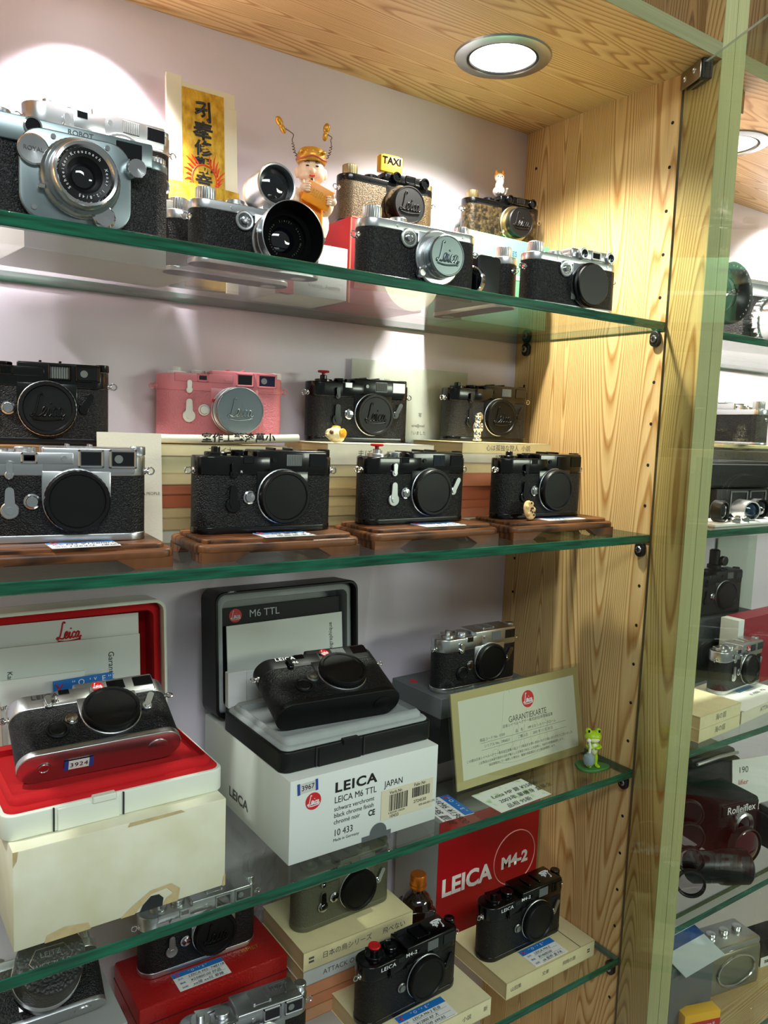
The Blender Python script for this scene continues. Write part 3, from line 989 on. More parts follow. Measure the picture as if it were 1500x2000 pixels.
# hinge clip that grips the top corner of the pane
Mh = Matrix.Translation((P0.x, P0.y, 0)) @ Matrix.Rotation(ang, 4, 'Z')
MB().box((0.0005, -0.0050, 0.0300), (0.0400, -0.0024, 0.0490), 0.0008, 2, M=Mh).box((0.0005, 0.0024, 0.0300), (0.0400, 0.0105, 0.0490), 0.0010, 2, M=Mh).obj('hinge_clip', hinge_m, door)
MB().box((-0.0015, 0.0050, 0.0290), (0.0430, 0.0085, 0.0500), 0.0006, 1, M=Mh).box((0.0360, -0.0040, 0.0285), (0.0425, 0.0080, 0.0503), 0.0008, 1, M=Mh).obj('hinge_arm', dark_metal, door)
for k, (u, zz) in enumerate(((0.0105, 0.0390), (0.0285, 0.0415))):
    MB().lathe([(0.0032, 0), (0.0032, 0.0010), (0.0020, 0.0016), (0.0014, 0.0006), (0, 0.0006)], ax=(0, -1, 0), n=20).obj('hinge_screw', chrome2, door, Mh @ Vector((u, -0.0049, zz)), (0, 0, ang))
# ceiling mounted hinge clip of the next cabinet's door
t = thing('door_hinge', 'metal hinge clip under the top of the neighbouring cabinet', 'hinge', (0.075, 0.005, H))
MB().box((-0.020, -0.006, -0.026), (0.022, 0.004, 0.0), 0.001, 2).obj('clip_plate', hinge_m, t)
MB().box((-0.020, -0.004, -0.036), (-0.004, 0.003, -0.027), 0.001, 2).obj('clip_foot', dark_metal, t)

# ------------------------------------------------------------------ small builders
def book(label, lo, hi, color, title='', group=None, rz=0.0, tcol=ink_grey, tsize=None, spine='front', pages=None):
    """a paperback lying flat, spine to the front"""
    x0, y0, z0 = lo
    x1, y1, z1 = hi
    cx, cy = (x0 + x1) / 2, (y0 + y1) / 2
    t = thing('book', label, 'book', (cx, cy, z0), rz, group)
    w, d, h = (x1 - x0) / 2, (y1 - y0) / 2, z1 - z0
    cov = mat('cover_%d_%d_%d' % color, color, 0.55, var=0.10, vscale=70)
    MB().box((-w, -d, 0), (w, d, 0.0006)).box((-w, -d, h - 0.0006), (w, d, h)).box((-w, -d, 0), (w, -d + 0.0008, h), 0.0003, 1).obj('cover', cov, t)
    MB().box((-w + 0.0010, -d + 0.0010, 0.0008), (w - 0.0010, d - 0.0014, h - 0.0008)).obj('page_block', pages or mat('book_pages', (206, 186, 138), 0.8, var=0.28, vscale=1.0, stretch=(4, 4, 1900)), t)
    for s_, x_ in (title if isinstance(title, list) else [(title, 0.0)] if title else []):
        text(t, s_, tsize or min(h * 0.62, 0.010), tcol, (x_, -d - 0.0002, h / 2), name='spine_title')
    return t

def box_thing(name, label, cat, lo, hi, m, rz=0.0, group=None, bev=0.0008):
    x0, y0, z0 = lo
    x1, y1, z1 = hi
    t = thing(name, label, cat, ((x0 + x1) / 2, (y0 + y1) / 2, z0), rz, group)
    w, d, h = (x1 - x0) / 2, (y1 - y0) / 2, z1 - z0
    MB().box((-w, -d, 0), (w, d, h), bev, 2).obj('carton', m, t)
    return t, w, d, h

def price_tag(label, pts, z, lines, group, head=0.3, headm=None, scribble=ink, cardm=None):
    """printed price card lying flat: blue heading, handwritten lines"""
    c = Vector((sum(p[0] for p in pts) / 4, sum(p[1] for p in pts) / 4, 0))
    p0, p1, p2, p3 = [Vector((p[0], p[1], 0)) - c for p in pts]     # back-left, back-right, front-right, front-left
    o = bpy.data.objects.new('price_card', None)
    COL.objects.link(o)
    u = ((p1 - p0) + (p2 - p3)) / 2
    w = ((p0 - p3) + (p1 - p2)) / 2
    W_, H_ = u.length, w.length
    o.location = (c.x, c.y, z)
    o.rotation_euler = (0, 0, math.atan2(u.y, u.x))
    tag(o, label, 'price card', group)
    x, y = W_ / 2, H_ / 2
    MB().box((-x, -y, 0), (x, y, 0.0005)).obj('card', cardm or paper, o)
    hd = MB().quad([(-x, y - H_ * head, 0.0006), (x, y - H_ * head, 0.0006), (x, y, 0.0006), (-x, y, 0.0006)]).obj('heading_band', headm or blue_tag, o)
    if headm is None:
        text(hd, '“ O  ‘ ˅  E ”', H_ * head * 0.6, ink_white, (0.0, y - H_ * head * 0.5, 0.0008), FLAT)
        MB().tube([(-x + 0.003, y - H_ * head * 0.8, 0.0008), (-x + 0.008, y - H_ * head * 0.2, 0.0008)], 0.0004, 5).tube([(-x + 0.003, y - H_ * head * 0.2, 0.0008), (-x + 0.008, y - H_ * head * 0.8, 0.0008)], 0.0004, 5).obj('red_mark', ink_red, hd)
    n = len(lines)
    for i, s in enumerate(lines):
        yy = y - H_ * head - H_ * (1 - head) * (i + 0.55) / n
        text(o, s, H_ * (1 - head) / n * 0.74, scribble, (-x + 0.0155 if n > 2 else -x + 0.012, yy, 0.0008), FLAT, align='LEFT', shear=0.25)
        if headm is None:
            text(o, ('品名', '價格', '說明')[i % 3], H_ * (1 - head) / n * 0.46, ink_blue, (-x + 0.007, yy, 0.0008), FLAT)
            MB().box((-x + 0.014, yy - H_ * 0.095, 0.0006), (x - 0.004, yy - H_ * 0.088, 0.0007)).obj('rule', ink_blue, o)
    return o

def wood_base(label, x0, x1, y0, y1, z, rz=0.0, h=0.019):
    t = thing('display_stand', label, 'display stand', ((x0 + x1) / 2, (y0 + y1) / 2, z), rz, 'carved wooden display bases')
    w, d = (x1 - x0) / 2, (y1 - y0) / 2
    MB().prism(rrect(w, d, 0.010, 6), 0.0066, 0.0155, 0.0030).obj('plinth', walnut, t)
    MB().prism(rrect(w - 0.006, d - 0.005, 0.010, 6), 0.0145, h, 0.0012).obj('top_slab', walnut, t)
    for sx in (-1, 1):
        for sy in (-1, 1):
            mb = MB()
            pts = [(0, 0), (0.030, 0), (0.045, 0.0085), (0, 0.0085)]
            X = sx * (w - 0.0022)
            for ax in (0, 1):
                v = []
                for y_ in (0.0, 0.009):
                    for u, zz in pts:
                        if ax == 0:
                            v.append((X - sx * u, sy * (d - 0.0004) - sy * y_, zz))
                        else:
                            v.append((X + sx * 0.0004 - sx * y_, sy * (d - 0.0009) - sy * u * 0.7, zz + (0.0002 if zz > 0.001 else 0.0003)))
                n = len(pts)
                f = [tuple(range(n)), tuple(range(n, 2 * n))] + [(i, (i + 1) % n, n + (i + 1) % n, n + i) for i in range(n)]
                mb.add(v, f)
            mb.obj('foot', walnut, t, ang=25, fix=True)
    return t

def blob(name, balls, m, parent, voxel=0.0012, smooth=4):
    """one continuous organic form grown from overlapping ellipsoids"""
    mb = MB()
    for b in balls:
        mb.ball(b[0], b[1], 18, M=b[2] if len(b) > 2 else None)
    o = mb.obj(name, m, parent)
    md = o.modifiers.new('merge', 'REMESH')
    md.mode = 'VOXEL'
    md.voxel_size = voxel
    md.use_smooth_shade = True
    sm = o.modifiers.new('soften', 'SMOOTH')
    sm.factor = 0.5
    sm.iterations = smooth
    return o
# ================================================================== TOP SHELF
G1 = 'cameras on the top glass shelf'
z = Z1

# --- grey metal camera with the round shutter lens
t = thing('film_camera', 'grey metal camera with big round shutter lens, at the front edge of the top shelf', 'camera', (-0.668, 0.050, z), -1.0, G1)
o_ = rrect(0.070, 0.020, 0.0155, 8)
MB().prism(o_, 0.0035, 0.0520).obj('body', leather, t)
MB().prism(rrect(0.0703, 0.0203, 0.0158, 8), 0.0, 0.0037, 0.0008).obj('base_plate', greychrome, t)
mb = MB()
mb.prism(rrect(0.0704, 0.0204, 0.0158, 8), 0.0510, 0.0580, 0.0012)
mb.prism(rrect(0.0560, 0.0195, 0.004, 4), 0.0575, 0.0690, 0.0016)
mb.box((-0.054, -0.0225, 0.0510), (0.054, -0.015, 0.0685), 0.0012, 2)
mb.prism(lambda i: [(p[0], p[1]) for p in rrect(0.0385, 0.0310, 0.016, 7)(i)], 0.0, 0.0050, 0.0010, M=Matrix.Translation((-0.001, -0.0200, 0.0315)) @ Matrix.Rotation(PI / 2, 4, 'X'))
mb.obj('front_plate', greychrome, t)
text(t, 'ROBOT', 0.0052, ink_grey, (0.002, -0.0227, 0.0640), bold=0.01)
fo = MB().add([], []).lathe([(0.0062, 0), (0.0062, 0.0020), (0.0050, 0.0024), (0.0046, 0.0006)], c=(-0.0300, -0.0222, 0.0625), n=32, cap=False).obj('finder_eyepiece', chrome2, t)
MB().lathe([(0.0047, 0), (0.0047, 0.0008), (0, 0.0008)], c=(-0.0300, -0.0222, 0.0625), n=24).obj('finder_glass', wing, fo)
MB().box((0.0270, -0.0229, 0.0545), (0.0460, -0.0220, 0.0660), 0.0004, 1).obj('finder_window', wing, t)
d = MB().lathe([(0.0105, 0), (0.0105, 0.0030), (0.0095, 0.0040), (0, 0.0036)], n=40).obj('name_disc', chrome2, t, (-0.0305, -0.0245, 0.0460))
text(d, 'ROYAL', 0.0042, ink_grey, (0, -0.0042, 0))
lb = MB().lathe([(0.0330, 0), (0.0330, 0.0060), (0.0315, 0.0075), (0.0305, 0.0120), (0.0285, 0.0135), (0.0280, 0.0200), (0.0265, 0.0225)], n=80, cap=False).obj('lens', greychrome, t, (0.001, -0.0240, 0.0322), scale=0.83)
MB().lathe([(0.0332, 0.0010), (0.0335, 0.0016), (0.0335, 0.0052), (0.0332, 0.0058)], n=96, knurl=-0.012, cap=False).obj('focus_ring', chrome, lb)
MB().lathe([(0.0265, 0.0225), (0.0258, 0.0238), (0.0235, 0.0232), (0.0215, 0.0205)], n=72, cap=False).obj('filter_rim', chrome2, lb)
MB().lathe([(0.0216, 0.0204), (0.0150, 0.0175), (0.0135, 0.0150), (0.0105, 0.0120)], n=64, cap=False).obj('name_ring', lensb, lb)
MB().lathe([(0.0110, 0.0120), (0.0085, 0.0140), (0.0045, 0.0152), (0, 0.0156)], n=40, cap=False).obj('front_element', lensg, lb)
ring_text(lb, 'Schneider-Kreuznach  Xenar 1:2,8/45', 0.0182, 0.0036, ink_white, -0.0203, start=60, span=330)
for a_, s_ in ((200, '1.2'), (232, '0.9'), (258, 'm'), (140, '15')):
    ra = math.radians(a_)
    text(lb, s_, 0.0034, ink_grey, (0.0308 * math.cos(ra), -0.0128, 0.0308 * math.sin(ra)), (0, PI / 2 - ra, 0), name='scale_figure')
MB().box((-0.0345, -0.0080, -0.0140), (-0.0290, -0.0040, -0.0100), 0.0008, 1).obj('index_tab', chrome2, lb)
MB().lathe([(0.0072, 0), (0.0078, 0.001), (0.0078, 0.0080), (0.0066, 0.0100), (0, 0.0094)], n=44, knurl=-0.03).obj('speed_knob', chrome2, t, (0.0400, -0.0215, 0.0465))
MB().lathe([(0.0078, 0), (0.0084, 0.001), (0.0084, 0.0060), (0.0070, 0.0075), (0, 0.0072)], n=22, knurl=-0.06).obj('sync_knob', chrome2, t, (0.0165, -0.0245, 0.0080))
knob(0.0085, 0.0085, 0.03, 48).obj('wind_knob', knurl_m, t, (-0.0600, 0, 0.0575))
knob(0.0075, 0.0095, 0.03, 48).obj('rewind_knob', knurl_m, t, (-0.0470, 0.004, 0.0680))
knob(0.0090, 0.0075, 0.04, 56).obj('frame_counter', knurl_m, t, (0.0615, 0.0, 0.0575))
MB().tube([(0.0700, 0, 0.052), (0.0735, 0, 0.049), (0.0735, 0, 0.043), (0.0700, 0, 0.040)], 0.0012, 6).obj('strap_lug', chrome2, t)
for xx, zz in ((-0.017, 0.058), (-0.030, 0.008), (0.020, 0.058)):
    MB().lathe([(0.0018, 0), (0.0018, 0.001), (0, 0.001)], c=(xx, -0.0248, zz), n=14).obj('screw', chrome2, t)

# --- cream box at the back with the chrome camera on it
t, w, d_, h = box_thing('storage_box', 'plain cream box at the back of the top shelf, under the chrome camera', 'box', (-0.690, 0.140, z), (-0.528, 0.245, z + 0.0625), mat('cream_card', (226, 222, 206), 0.6), 5)
m_camera('all-chrome camera standing on the cream box behind the grey round-lens camera', (-0.6086, 0.1945, z + 0.0626), 6.3, style='m2', skin_=leather, group=G1, illum=wing_g, cap='logo', capm=chrome)

# --- gilded paper talisman
t = thing('paper_talisman', 'white folded paper talisman with gold centre, black brush writing and red flames', 'talisman', (-0.4905, 0.232, z), 0, None, rx=-4.0)
W_ = 0.0380
MB().box((-W_, 0, 0), (W_, 0.0012, 0.2120)).obj('backing_sheet', cream_paper, t)
MB().box((-W_, -0.0020, 0.0), (-0.0215, 0.0, 0.2160), 0.0004, 1).obj('folded_margin', cream_paper, t)
MB().box((0.0250, -0.0020, 0.0), (W_ + 0.0015, 0.0, 0.1960), 0.0004, 1).obj('folded_margin', cream_paper, t)
g_ = MB().box((-0.0215, -0.0012, 0.002), (0.0250, 0.0, 0.2060)).obj('gold_panel', gold_foil, t)
mb = MB()
n = 9
pts = [(-0.0385 + 0.079 * i / n, -0.0035 - 0.004 * math.sin(PI * i / n)) for i in range(n + 1)]
v = [(x, y, 0.089) for x, y in pts] + [(x, y, 0.108) for x, y in pts]
mb.add(v, [(i, i + 1, n + 2 + i, n + 1 + i) for i in range(n)])
mb.obj('gold_band', gold_foil, t)
st = [[(-0.006, 0.197), (0.004, 0.198), (-0.001, 0.190), (-0.007, 0.186)], [(-0.001, 0.192), (0.003, 0.187), (0.000, 0.184)], [(0.008, 0.200), (0.0085, 0.190), (0.009, 0.180), (0.006, 0.183)], [(-0.007, 0.190), (0.006, 0.192)]]
mb = MB()
for s_ in st:
    mb.tube([(x, -0.0015, zz - 0.004) for x, zz in [(p.x, p.y) for p in smooth_path([(a, b, 0) for a, b in s_], 4)]], 0.0013, 6)
mb.obj('seed_syllable', ink, g_)
for k_, ch in enumerate('奉修觀音護'):
    text(g_, ch, 0.0170 if k_ else 0.0200, ink, (0.0015, -0.0016, 0.1640 - 0.0175 * k_), name='brush_character', bold=0.03, xs=1.15)
mb = MB()
for k_ in range(26):
    a_ = PI * (0.95 + 1.35 * 0) + 2 * PI * k_ / 26.0
    if math.sin(a_) > 0.93:
        continue
    r0, r1 = 0.0150, 0.0205 + 0.0022 * ((k_ * 7) % 3)
    p0 = Vector((0.002 + r0 * math.cos(a_), -0.0014, 0.116 + r0 * 1.1 * math.sin(a_)))
    p1 = Vector((0.002 + r1 * math.cos(a_ + 0.22), -0.0014, 0.120 + r1 * 1.1 * math.sin(a_ + 0.22)))
    mb.tube([p0, (p0 + p1) / 2 + Vector((0.001 * math.cos(a_ + 1.5), 0, 0.001)), p1], [0.0011, 0.0009, 0.0002], 5)
mb.tube([(0.002 + 0.0135 * math.cos(2 * PI * k_ / 30), -0.0014, 0.116 + 0.0148 * math.sin(2 * PI * k_ / 30)) for k_ in range(30)], 0.0008, 5, closed=True)
mb.obj('flame_ring', mat('vermilion_ink', (222, 60, 24), 0.5), g_)

# --- half hidden chrome camera behind
screw_camera('chrome knob-wind camera half hidden between two black-bodied cameras on the top shelf', (-0.500, 0.150, z), 0, 0.98, top=chrome, dial='silver', group=G1, finder='housing')
# --- black leather camera with hood and finder
cH = screw_camera('black and chrome camera with a wide flared lens hood, top shelf', (-0.4970, 0.0930, z), -2.0, 0.96, lens=lens_hood, group=G1)
fd = thing('accessory_finder', 'round silver viewfinder mounted above the flared lens hood', 'viewfinder', (-0.4880, 0.0900, z + 0.0555 * 0.96), -2.0)
MB().lathe([(0.0150, -0.020), (0.0165, -0.018), (0.0175, -0.004), (0.0180, 0.014), (0.0186, 0.020), (0.0178, 0.0212), (0.0165, 0.0208), (0.0158, 0.012)], c=(0, 0, 0.0205), n=56).obj('barrel', chrome, fd)
MB().lathe([(0.0160, 0.0120), (0.0130, 0.0148), (0.0070, 0.0168), (0, 0.0174)], c=(0, 0, 0.0205), n=48, cap=False).obj('front_lens', lensg, fd)
MB().box((-0.007, -0.008, 0.0), (0.007, 0.008, 0.0045), 0.0008, 1).obj('shoe_foot', chrome, fd)

# --- carton under the figurine
t, w, d_, h = box_thing('carton', 'white and red carton under the little god figurine', 'box', (-0.4300, 0.1750, z), (-0.3480, 0.2550, z + 0.0560), white_card)
MB().box((-w - 0.0002, -d_ - 0.0004, 0), (-w + 0.016, -d_ + 0.01, h * 0.98)).obj('red_panel', red_box, t)
text(t, 'Vienna, Austria', 0.0066, ink_grey, (0.012, -d_ - 0.0004, 0.012))

# --- figurine
fx, fy, fz = -0.3880, 0.1900, z + 0.0562
t = thing('figurine', 'painted god of fortune figurine with gold crown, peanuts on wires and a gold tablet', 'figurine', (fx, fy, fz), -24)
robe = mat('cream_robe', (232, 214, 186), 0.4)
blob('robe', [((0, 0, 0.022), (0.021, 0.017, 0.024)), ((0, 0, 0.046), (0.018, 0.014, 0.018)), ((-0.017, -0.006, 0.044), (0.008, 0.010, 0.014)), ((0.017, -0.006, 0.044), (0.008, 0.010, 0.014))], robe, t)
MB().box((-0.012, -0.0175, 0.012), (0.012, -0.012, 0.055), 0.003, 2).obj('robe_front', orange_p, t)
hd = blob('head', [((0, 0, 0.076), (0.0145, 0.0135, 0.0165)), ((-0.007, -0.006, 0.070), (0.0068, 0.0062, 0.0062)), ((0.007, -0.006, 0.070), (0.0068, 0.0062, 0.0062)), ((0, -0.0130, 0.074), (0.0026, 0.0030, 0.0034)), ((0, -0.006, 0.0625), (0.0080, 0.0065, 0.0048)), ((-0.0148, 0.001, 0.075), (0.0028, 0.0030, 0.0062)), ((0.0148, 0.001, 0.075), (0.0028, 0.0030, 0.0062)), ((0, 0, 0.058), (0.0075, 0.0070, 0.0075))], skin, t, 0.0009, 3)
for sx in (-1, 1):
    MB().ball((sx * 0.0052, -0.0128, 0.0790), (0.0019, 0.0010, 0.0008), 12).obj('eye', ink, hd)
    MB().tube([(sx * 0.0030, -0.0132, 0.0828), (sx * 0.0055, -0.0132, 0.0838), (sx * 0.0082, -0.0118, 0.0825)], 0.0005, 5).obj('eyebrow', ink, hd)
MB().tube([(-0.0028, -0.0135, 0.0690), (0, -0.0140, 0.0682), (0.0028, -0.0135, 0.0690)], 0.0008, 6).obj('mouth', ink_red, hd)
MB().tube([(0, -0.0140, 0.0655), (0, -0.0150, 0.0590), (0, -0.0145, 0.0520)], [0.0016, 0.0030, 0.0008], 10).obj('beard', mat('dark_beard', (44, 38, 34), 0.4), hd)
cr = MB().lathe([(0.0150, 0.0845), (0.0158, 0.0865), (0.0152, 0.0940), (0.0120, 0.0990), (0.0050, 0.1010), (0, 0.1012)], ax=(0, 0, 1), n=36).obj('crown', gold_p, t)
MB().tube([(0.0158 * math.cos(i * PI / 12), 0.0158 * math.sin(i * PI / 12), 0.0875 + 0.0012 * math.cos(i * PI / 3)) for i in range(24)], 0.0012, 6, closed=True).obj('crown_band', mat('crown_red', (176, 88, 60), 0.4), cr)
for i in range(5):
    MB().ball((-0.012 + 0.006 * i, -0.0135 + 0.0012 * abs(i - 2), 0.0935), 0.0022, 10).obj('crown_bead', gold_p, cr)
for sx, tip in ((-1, Vector((-0.0330, -0.004, 0.1190))), (1, Vector((0.0150, 0.004, 0.1190)))):
    pts = [Vector((sx * 0.0150, 0, 0.0900)), Vector((sx * 0.0185, 0.001, 0.0960)), Vector((sx * 0.0200, -0.002, 0.1010)), Vector((sx * 0.0210, 0.002, 0.1080)), Vector((sx * 0.0200, 0, 0.1110)), Vector((sx * 0.0210, 0, 0.1140)), tip]
    fine = smooth_path(pts, 10)
    mbw = MB().tube([p + Vector((0.0014 * math.sin(i * 1.3), 0.0014 * math.cos(i * 1.3), 0)) if 3 < i < 26 else p for i, p in enumerate(fine)], 0.0005, 5)
    wo = mbw.obj('antenna_wire', mat('brown_wire', (96, 70, 46), 0.4), t)
    R_ = Matrix.Translation(tip) @ Matrix.Rotation(-0.5 if sx < 0 else 0.15, 4, 'Y')
    blob('peanut', [((0, 0, 0.0050), (0.0038, 0.0036, 0.0056), R_), ((0, 0, -0.0035), (0.0030, 0.0030, 0.0050), R_)], gold_p, wo, 0.0007, 2)
tb = MB().box((-0.0150, -0.003, -0.0105), (0.0150, 0.003, 0.0105), 0.001, 2).obj('gold_tablet', orange_p, t, (0.006, -0.0230, 0.0460), (0.1, 0.42, 0))
text(tb, '招財', 0.0085, gold_p, (0, -0.0032, 0), name='tablet_lettering')
for sx in (-1, 1):
    hb = [((0.0, -0.0, 0.0), (0.0048, 0.0042, 0.0045))]
    for k_ in range(4):
        hb.append(((-0.0040 * sx, -0.0040, 0.0036 - 0.0024 * k_), (0.0030, 0.0014, 0.0012)))
    hb.append(((0.001 * sx, -0.003, 0.0050), (0.0014, 0.0014, 0.0028)))
    h_ = blob('hand', hb, skin, t, 0.0006, 1)
    h_.location = (0.006 + sx * 0.0150, -0.0235, 0.0470 - sx * 0.006)

# --- red box with a pale disc, worn brass camera and taxi sign
t, w, d_, h = box_thing('camera_carton', 'red card box with a cream disc, under the worn brass camera beside the figurine', 'box', (-0.3420, 0.1800, z), (-0.2400, 0.2560, z + 0.0935), red_box)
MB().lathe([(0.042, 0.0), (0.042, 0.0004), (0, 0.0004)], n=56).obj('cream_disc', mat('cream_print', (226, 214, 178), 0.5), t, (0.034, -d_ - 0.0001, 0.042))
MB().box((-w - 0.0003, -d_ - 0.0003, h - 0.0012), (w, -d_ + 0.0012, h + 0.0004)).box((-w - 0.0003, -d_ - 0.0003, 0), (-w + 0.0010, -d_ + 0.0010, h)).obj('worn_edge', mat('worn_red_edge', (206, 120, 96), 0.8), t)
screw_camera('worn brown camera with embossed black lens cap, on the red box', (-0.2740, 0.2150, z + 0.0937), -3.0, 0.97, top=blackp, skin_=brassl, finder='housing', knobs=brassk, lens=lens_elmar(blackm, barrel=brassd, r=0.0215, logom=blackm), group=G1, dial=False, base_=blackp)
t = thing('taxi_sign', 'tiny yellow taxi roof sign on top of the worn brown camera', 'toy sign', (-0.2680, 0.2170, z + 0.0937 + 0.0672 * 0.97 + 0.0024), -6)
MB().prism(rrect(0.0150, 0.0052, 0.002, 3), 0.0, 0.0190, 0.0012).obj('sign_body', yellow_p, t)
MB().box((-0.011, -0.004, 0.0188), (0.011, 0.004, 0.0202), 0.0006, 1).obj('sign_cap', yellow_p, t)
text(t, 'TAXI', 0.0112, mat('sign_black', (2, 2, 2), 0.8, spec=0.1), (0, -0.00560, 0.0125), bold=0.03)

# --- chrome camera with grey lens cap
screw_camera('chrome-topped black camera whose grey lens cap shows raised script, front of the top shelf', (-0.3478, 0.0500, z), -4.0, 1.0, lens=lens_elmar(greychrome), group=G1)
# --- black finder/hood beside it
t = thing('lens_hood', 'black square-cornered lens hood with a ring, beside the capped chrome camera', 'lens hood', (-0.2600, 0.0560, z), 0)
MB().prism(rrect(0.0160, 0.0210, 0.005, 5), 0.0, 0.0300, 0.0016, M=Matrix.Translation((0, 0.015, 0.0212)) @ Matrix.Rotation(PI / 2, 4, 'X')).obj('hood', blackm, t)
MB().lathe([(0.0150, 0.0), (0.0150, 0.006), (0.0140, 0.0068), (0.0132, 0.006)], ax=(-1, -0.4, 0), n=48, cap=False).obj('clamp_ring', chrome2, t, (-0.0145, -0.006, 0.0155))
MB().lathe([(0.0138, 0.0), (0.0138, 0.004), (0, 0.004)], ax=(-1, -0.4, 0), n=40).obj('ring_glass', lensg, t, (-0.0145, -0.006, 0.0155))
# --- camera seen end on
screw_camera('small chrome and black camera turned end-on beside the mint green box', (-0.1990, 0.1360, z), 90, 0.98, top=chrome, group=G1, dial=False)
# --- mint green box + dark brass camera + cat
t, w, d_, h = box_thing('film_carton', 'mint green card box under the dark worn brass camera', 'box', (-0.1700, 0.1900, z), (-0.0220, 0.2600, z + 0.1105), mint_card)
text(t, 'COLOR', 0.0150, ink, (-0.052, -d_ - 0.0003, 0.030), align='LEFT', xs=0.75)
text(t, '50mm', 0.0120, ink, (-0.052, -d_ - 0.0003, 0.016), align='LEFT', xs=0.8)
text(t, 'NOTES', 0.0090, ink_blue, (0.0, -d_ - 0.0003, 0.092))
MB().box((-w, -d_ - 0.0004, 0.060), (w, -d_, 0.0655)).obj('stripe', mat('pale_mint', (206, 236, 216), 0.5), t)
screw_camera('dark worn brass camera with a black lens cap, on the mint green box', (-0.0830, 0.2250, z + 0.1107), -7.0, 0.90, top=blackp, skin_=brassd, finder='housing', knobs=brassk, lens=lens_elmar(blackm, barrel=brassk, r=0.0205, logom=blackm), group=G1, dial=False, base_=blackp)
t = thing('cat_figurine', 'little white and orange cat figure sitting on the dark worn brass camera', 'figurine', (-0.0860, 0.2260, z + 0.1107 + 0.0692 * 0.9), -35)
wh = mat('glazed_white', (244, 240, 232), 0.25)
blob('body', [((0, 0.002, 0.0055), (0.0082, 0.0085, 0.0062)), ((0, -0.001, 0.0115), (0.0056, 0.0056, 0.0072)), ((-0.004, -0.0065, 0.004), (0.0026, 0.0034, 0.0045)), ((0.004, -0.0065, 0.004), (0.0026, 0.0034, 0.0045)), ((0.003, -0.006, 0.0155), (0.0022, 0.0022, 0.0042)), ((0, -0.001, 0.0215), (0.0066, 0.0060, 0.0055)), ((0, -0.0062, 0.0200), (0.0030, 0.0020, 0.0020))], wh, t, 0.0007, 3)
blob('orange_patch', [((-0.0005, 0.0010, 0.0238), (0.0068, 0.0062, 0.0048)), ((-0.0045, 0, 0.0285), (0.0020, 0.0014, 0.0036)), ((0.0045, 0, 0.0285), (0.0020, 0.0014, 0.0036))], orange_p, t, 0.0006, 2)
for sx in (-1, 1):
    MB().ball((sx * 0.0026, -0.0066, 0.0222), 0.0007, 8).obj('eye', ink, t)
MB().ball((0, -0.0082, 0.0207), 0.0006, 8).obj('nose', ink, t)
MB().tube(smooth_path([(0.004, 0.008, 0.003), (0.010, 0.006, 0.004), (0.0105, 0, 0.009)], 5), 0.0015, 8).obj('tail', wh, t)
# --- chrome rangefinder camera at the end of the shelf
screw_camera('chrome rangefinder camera with plain black body cap at the end of the top shelf', (-0.1430, 0.0420, z), -4.0, 0.985, finder='housing', lens=lens_cap_black(), group=G1, dial='silver')

# ================================================================== SECOND SHELF
G2 = 'cameras on the second glass shelf'
z = Z2
# wooden bases with the front row of cameras and their price cards
B_ = 0.0191
wood_base('carved wooden base under the chrome camera', -0.762, -0.590, 0.034, 0.118, z, -4)
wood_base('carved wooden base under the black camera with no silver levers', -0.570, -0.412, 0.030, 0.112, z, -2)
wood_base('carved wooden base under the red-button camera with silver levers', -0.3920, -0.2260, 0.040, 0.122, z, 0)
wood_base('carved wooden base under the camera with the biscuit', -0.2100, -0.0400, 0.038, 0.118, z, 0)
zb_ = z + B_
m_camera('chrome camera with black body cap on a wooden base, in front of the white card', (-0.6715, 0.0817, zb_), -8.0, 0.975, style='m3', group=G2)
m_camera('glossy black camera with plain black cap, on the wooden base beside the chrome camera', (-0.4915, 0.0795, zb_), -3.0, 0.975, top=blackp, style='m2', lever=blackp, group=G2, illum=wing_g, texts=[('R', -0.0285, 0.0570, 0.003, ink_white)])
m_camera('black camera with silver levers and red shutter button, on a wooden base', (-0.3110, 0.0915, zb_), 1.0, 0.975, top=blackp, style='m2', selector=chrome, redbutton=True, dials=chrome, group=G2, illum=mat('grey_window', (52, 58, 62), 0.15))
m_camera('black camera with a small biscuit in front, on the last wooden base of the row', (-0.1285, 0.0865, zb_), 0.0, 0.975, top=blackp, style='m2', lever=blackp, group=G2)
HW = mat('handwriting', (52, 56, 66), 0.6)
price_tag('price card on the wooden base in front of the chrome camera', [(-0.6840, 0.0600), (-0.6350, 0.0600), (-0.6355, 0.0330), (-0.6880, 0.0345)], zb_, ['M3 ¥15800.00', '1954年 德國製'], 'price cards on the second shelf', 0.26)
price_tag('price card on the wooden base under the glossy black camera', [(-0.5080, 0.0605), (-0.4600, 0.0590), (-0.4620, 0.0310), (-0.5130, 0.0330)], zb_, ['M2 黑漆 ¥38000', '原廠黑漆 好品'], 'price cards on the second shelf', 0.26)
price_tag('price card on the wooden base under the red-button camera', [(-0.3215, 0.0725), (-0.2700, 0.0720), (-0.2740, 0.0430), (-0.3265, 0.0450)], zb_, ['M3 黑 ¥29800', '重漆 觀景窗清'], 'price cards on the second shelf', 0.3)
price_tag('price card beside the small biscuit on the wooden base', [(-0.1480, 0.0660), (-0.0860, 0.0660), (-0.0860, 0.0440), (-0.1480, 0.0440)], zb_, ['MP ¥46000', '黑漆 盒單全'], 'price cards on the second shelf', 0.26)
